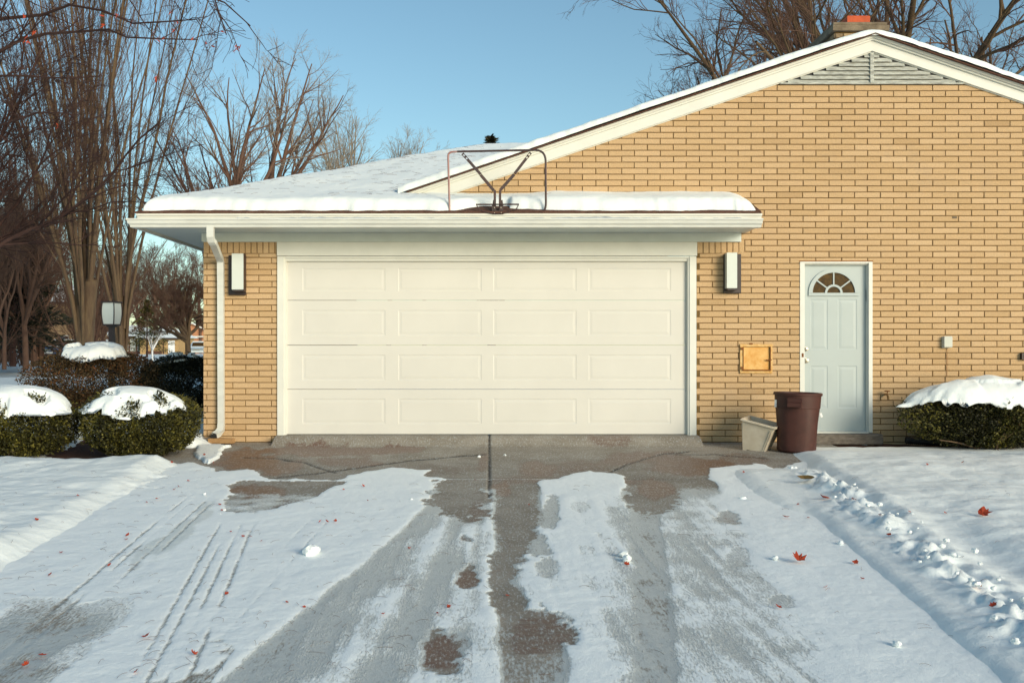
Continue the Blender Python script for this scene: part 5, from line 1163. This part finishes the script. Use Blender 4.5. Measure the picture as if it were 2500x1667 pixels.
def put_leaf(u, v, size, label, me, up=.03, tilt=.5, group=None):
    D = 1.624/((v-800)/FD+.04); x, y, z = W(u, v, D); dd = bpy.context.evaluated_depsgraph_get() if False else None
    D2 = D
    if lawn_at: 
        for _ in range(4):
            zz = lawn_at(x, y); D2 = (CZ-zz)*FD/(v-800); x = Xd(u, D2); y = D2-CD
        z = lawn_at(x, y)
    o = bpy.data.objects.new('fallen_leaf', me); COL.objects.link(o); o.location = (x, y, z+size*.35); rr_ = random.Random(int(u*3+v))
    o.rotation_euler = (rr_.uniform(-tilt, tilt)+.25, rr_.uniform(-tilt, tilt), rr_.uniform(0, 6)); o.scale = (size,)*3; props(o, label, 'leaf', group)
from mathutils.bvhtree import BVHTree
def bvh(o): return BVHTree.FromPolygons([v.co[:] for v in o.data.vertices], [p.vertices[:] for p in o.data.polygons])
gb = [bvh(bpy.data.objects['snow_ground']), bvh(bpy.data.objects['driveway'])]
def lawn_at(x, y):
    z = -9
    for b_ in gb:
        h = b_.ray_cast(Vector((x, y, 3)), Vector((0, 0, -1)))
        if h[0] is not None: z = max(z, h[0].z)
    return z if z > -5 else float(gz(y))
put_leaf(1848, 1113, .10, 'large dried olive brown leaf on the right snowbank edge', gme, tilt=.35)
put_leaf(1835, 1292, .062, 'large bright red leaf on the snow right of the wheel lane', lms[0], tilt=.9)
put_leaf(2256, 1185, .07, 'large red maple leaf standing on the right lawn snow', lms[1], tilt=1.0)
put_leaf(1890, 1148, .06, 'curled red leaf in the snow just below the olive leaf', lms[2], tilt=.8)
G_ = 'small red leaves scattered over the snow'
for (u, v, s_) in ((1803,1190,.035),(1960,1148,.03),(1966,1295,.03),(2040,1235,.035),(2245,1350,.035),(1440,1299,.03),(1790,1398,.025),(2172,1180,.02),(1832,1160,.02),(1855,1190,.02),(2130,1075,.02),(2210,1062,.02),(1708,1085,.018),(2020,1190,.02),(2280,1395,.03),
    (770,1200,.028),(752,1200,.022),(735,1199,.018),(835,1117,.02),(790,1125,.018),(600,1243,.016),(560,1233,.018),(575,1232,.016),(530,1222,.014),(510,1173,.02),(505,1160,.02),(400,1125,.02),(410,1118,.018),(432,1105,.02),(360,1148,.03),(338,1155,.018),(292,1231,.022),(86,1218,.022),(290,1240,.018),(115,1322,.022),(335,1465,.028),(312,1545,.02),(445,1505,.026),(250,1300,.018),(95,1508,.03),(60,1530,.025),(1005,1410,.018),(880,1412,.018),(1092,1103,.018),(1030,1395,.02),(1215,1160,.016),(520,1365,.02),(660,1385,.016),(700,1395,.016),(1165,1370,.02),(845,1150,.015),(940,1260,.018),(180,1140,.02),(140,1270,.018),(395,1070,.022),(470,1055,.022),(490,1063,.02),(2090,1205,.018),(1895,1350,.018),(1980,1330,.018)):
    put_leaf(u, v, s_, 'small curled red leaf lying on the snow', lms[(int(u)+int(v)) % 6], group=G_)
# fine twig litter
rng = np.random.RandomState(7); N_ = 420; P0 = np.empty((N_, 5, 3))
k = 0
while k < N_:
    u = rng.uniform(-20, 1100) if k < 350 else rng.uniform(1100, 2350); v = 1040+(rng.uniform(0, 1)**1.5)*520
    D = 1.624/((v-800)/FD+.04); x, y, _ = W(u, v, D)
    if u > 560 and v < 1105: continue
    a = rng.uniform(0, 6.28); L = rng.uniform(.02, .10); z = lawn_at(x, y); cur = rng.uniform(-1.2, 1.2)
    for q in range(5):
        P0[k, q] = (x, y, lawn_at(x, y)+.004+.006*math.sin(q*.8)); x += math.cos(a)*L/4; y += math.sin(a)*L/4; a += cur/4
    k += 1
V1, F1 = tubes([(P0, np.full((N_, 5), .0008), 3)]); props(mesh_np('twig_litter', V1, F1, M['twig'], None, False), 'thin brown twigs scattered over the snow', 'twig litter', kind='stuff')
N_ = 330; P0 = np.empty((N_, 5, 3)); rb = BVHTree.FromPolygons([v_.co[:] for v_ in bpy.data.objects['roof_snow'].data.vertices], [p.vertices[:] for p in bpy.data.objects['roof_snow'].data.polygons])
k = 0
while k < N_:
    x = rng.uniform(-3.8, .8); y = rng.uniform(-.3, 3.2); a = rng.normal()*.5+(np.pi if rng.rand() < .5 else 0); L = rng.uniform(.04, .16); cur = rng.uniform(-1.2, 1.2)
    if x-SX0 < y-EY-.2 : continue
    for q in range(5):
        h = rb.ray_cast(Vector((x, y, 8)), Vector((0, 0, -1))); z = h[0].z if h[0] else Pz(x, y)+.15
        P0[k, q] = (x, y, z+.004); x += math.cos(a)*L/4; y += math.sin(a)*L/4; a += cur/4
    k += 1
V1, F1 = tubes([(P0, np.full((N_, 5), .0011), 3)]); props(mesh_np('roof_twig_litter', V1, F1, M['twig'], None, False), 'thin twigs lying on the snow of the garage roof', 'twig litter', kind='stuff')
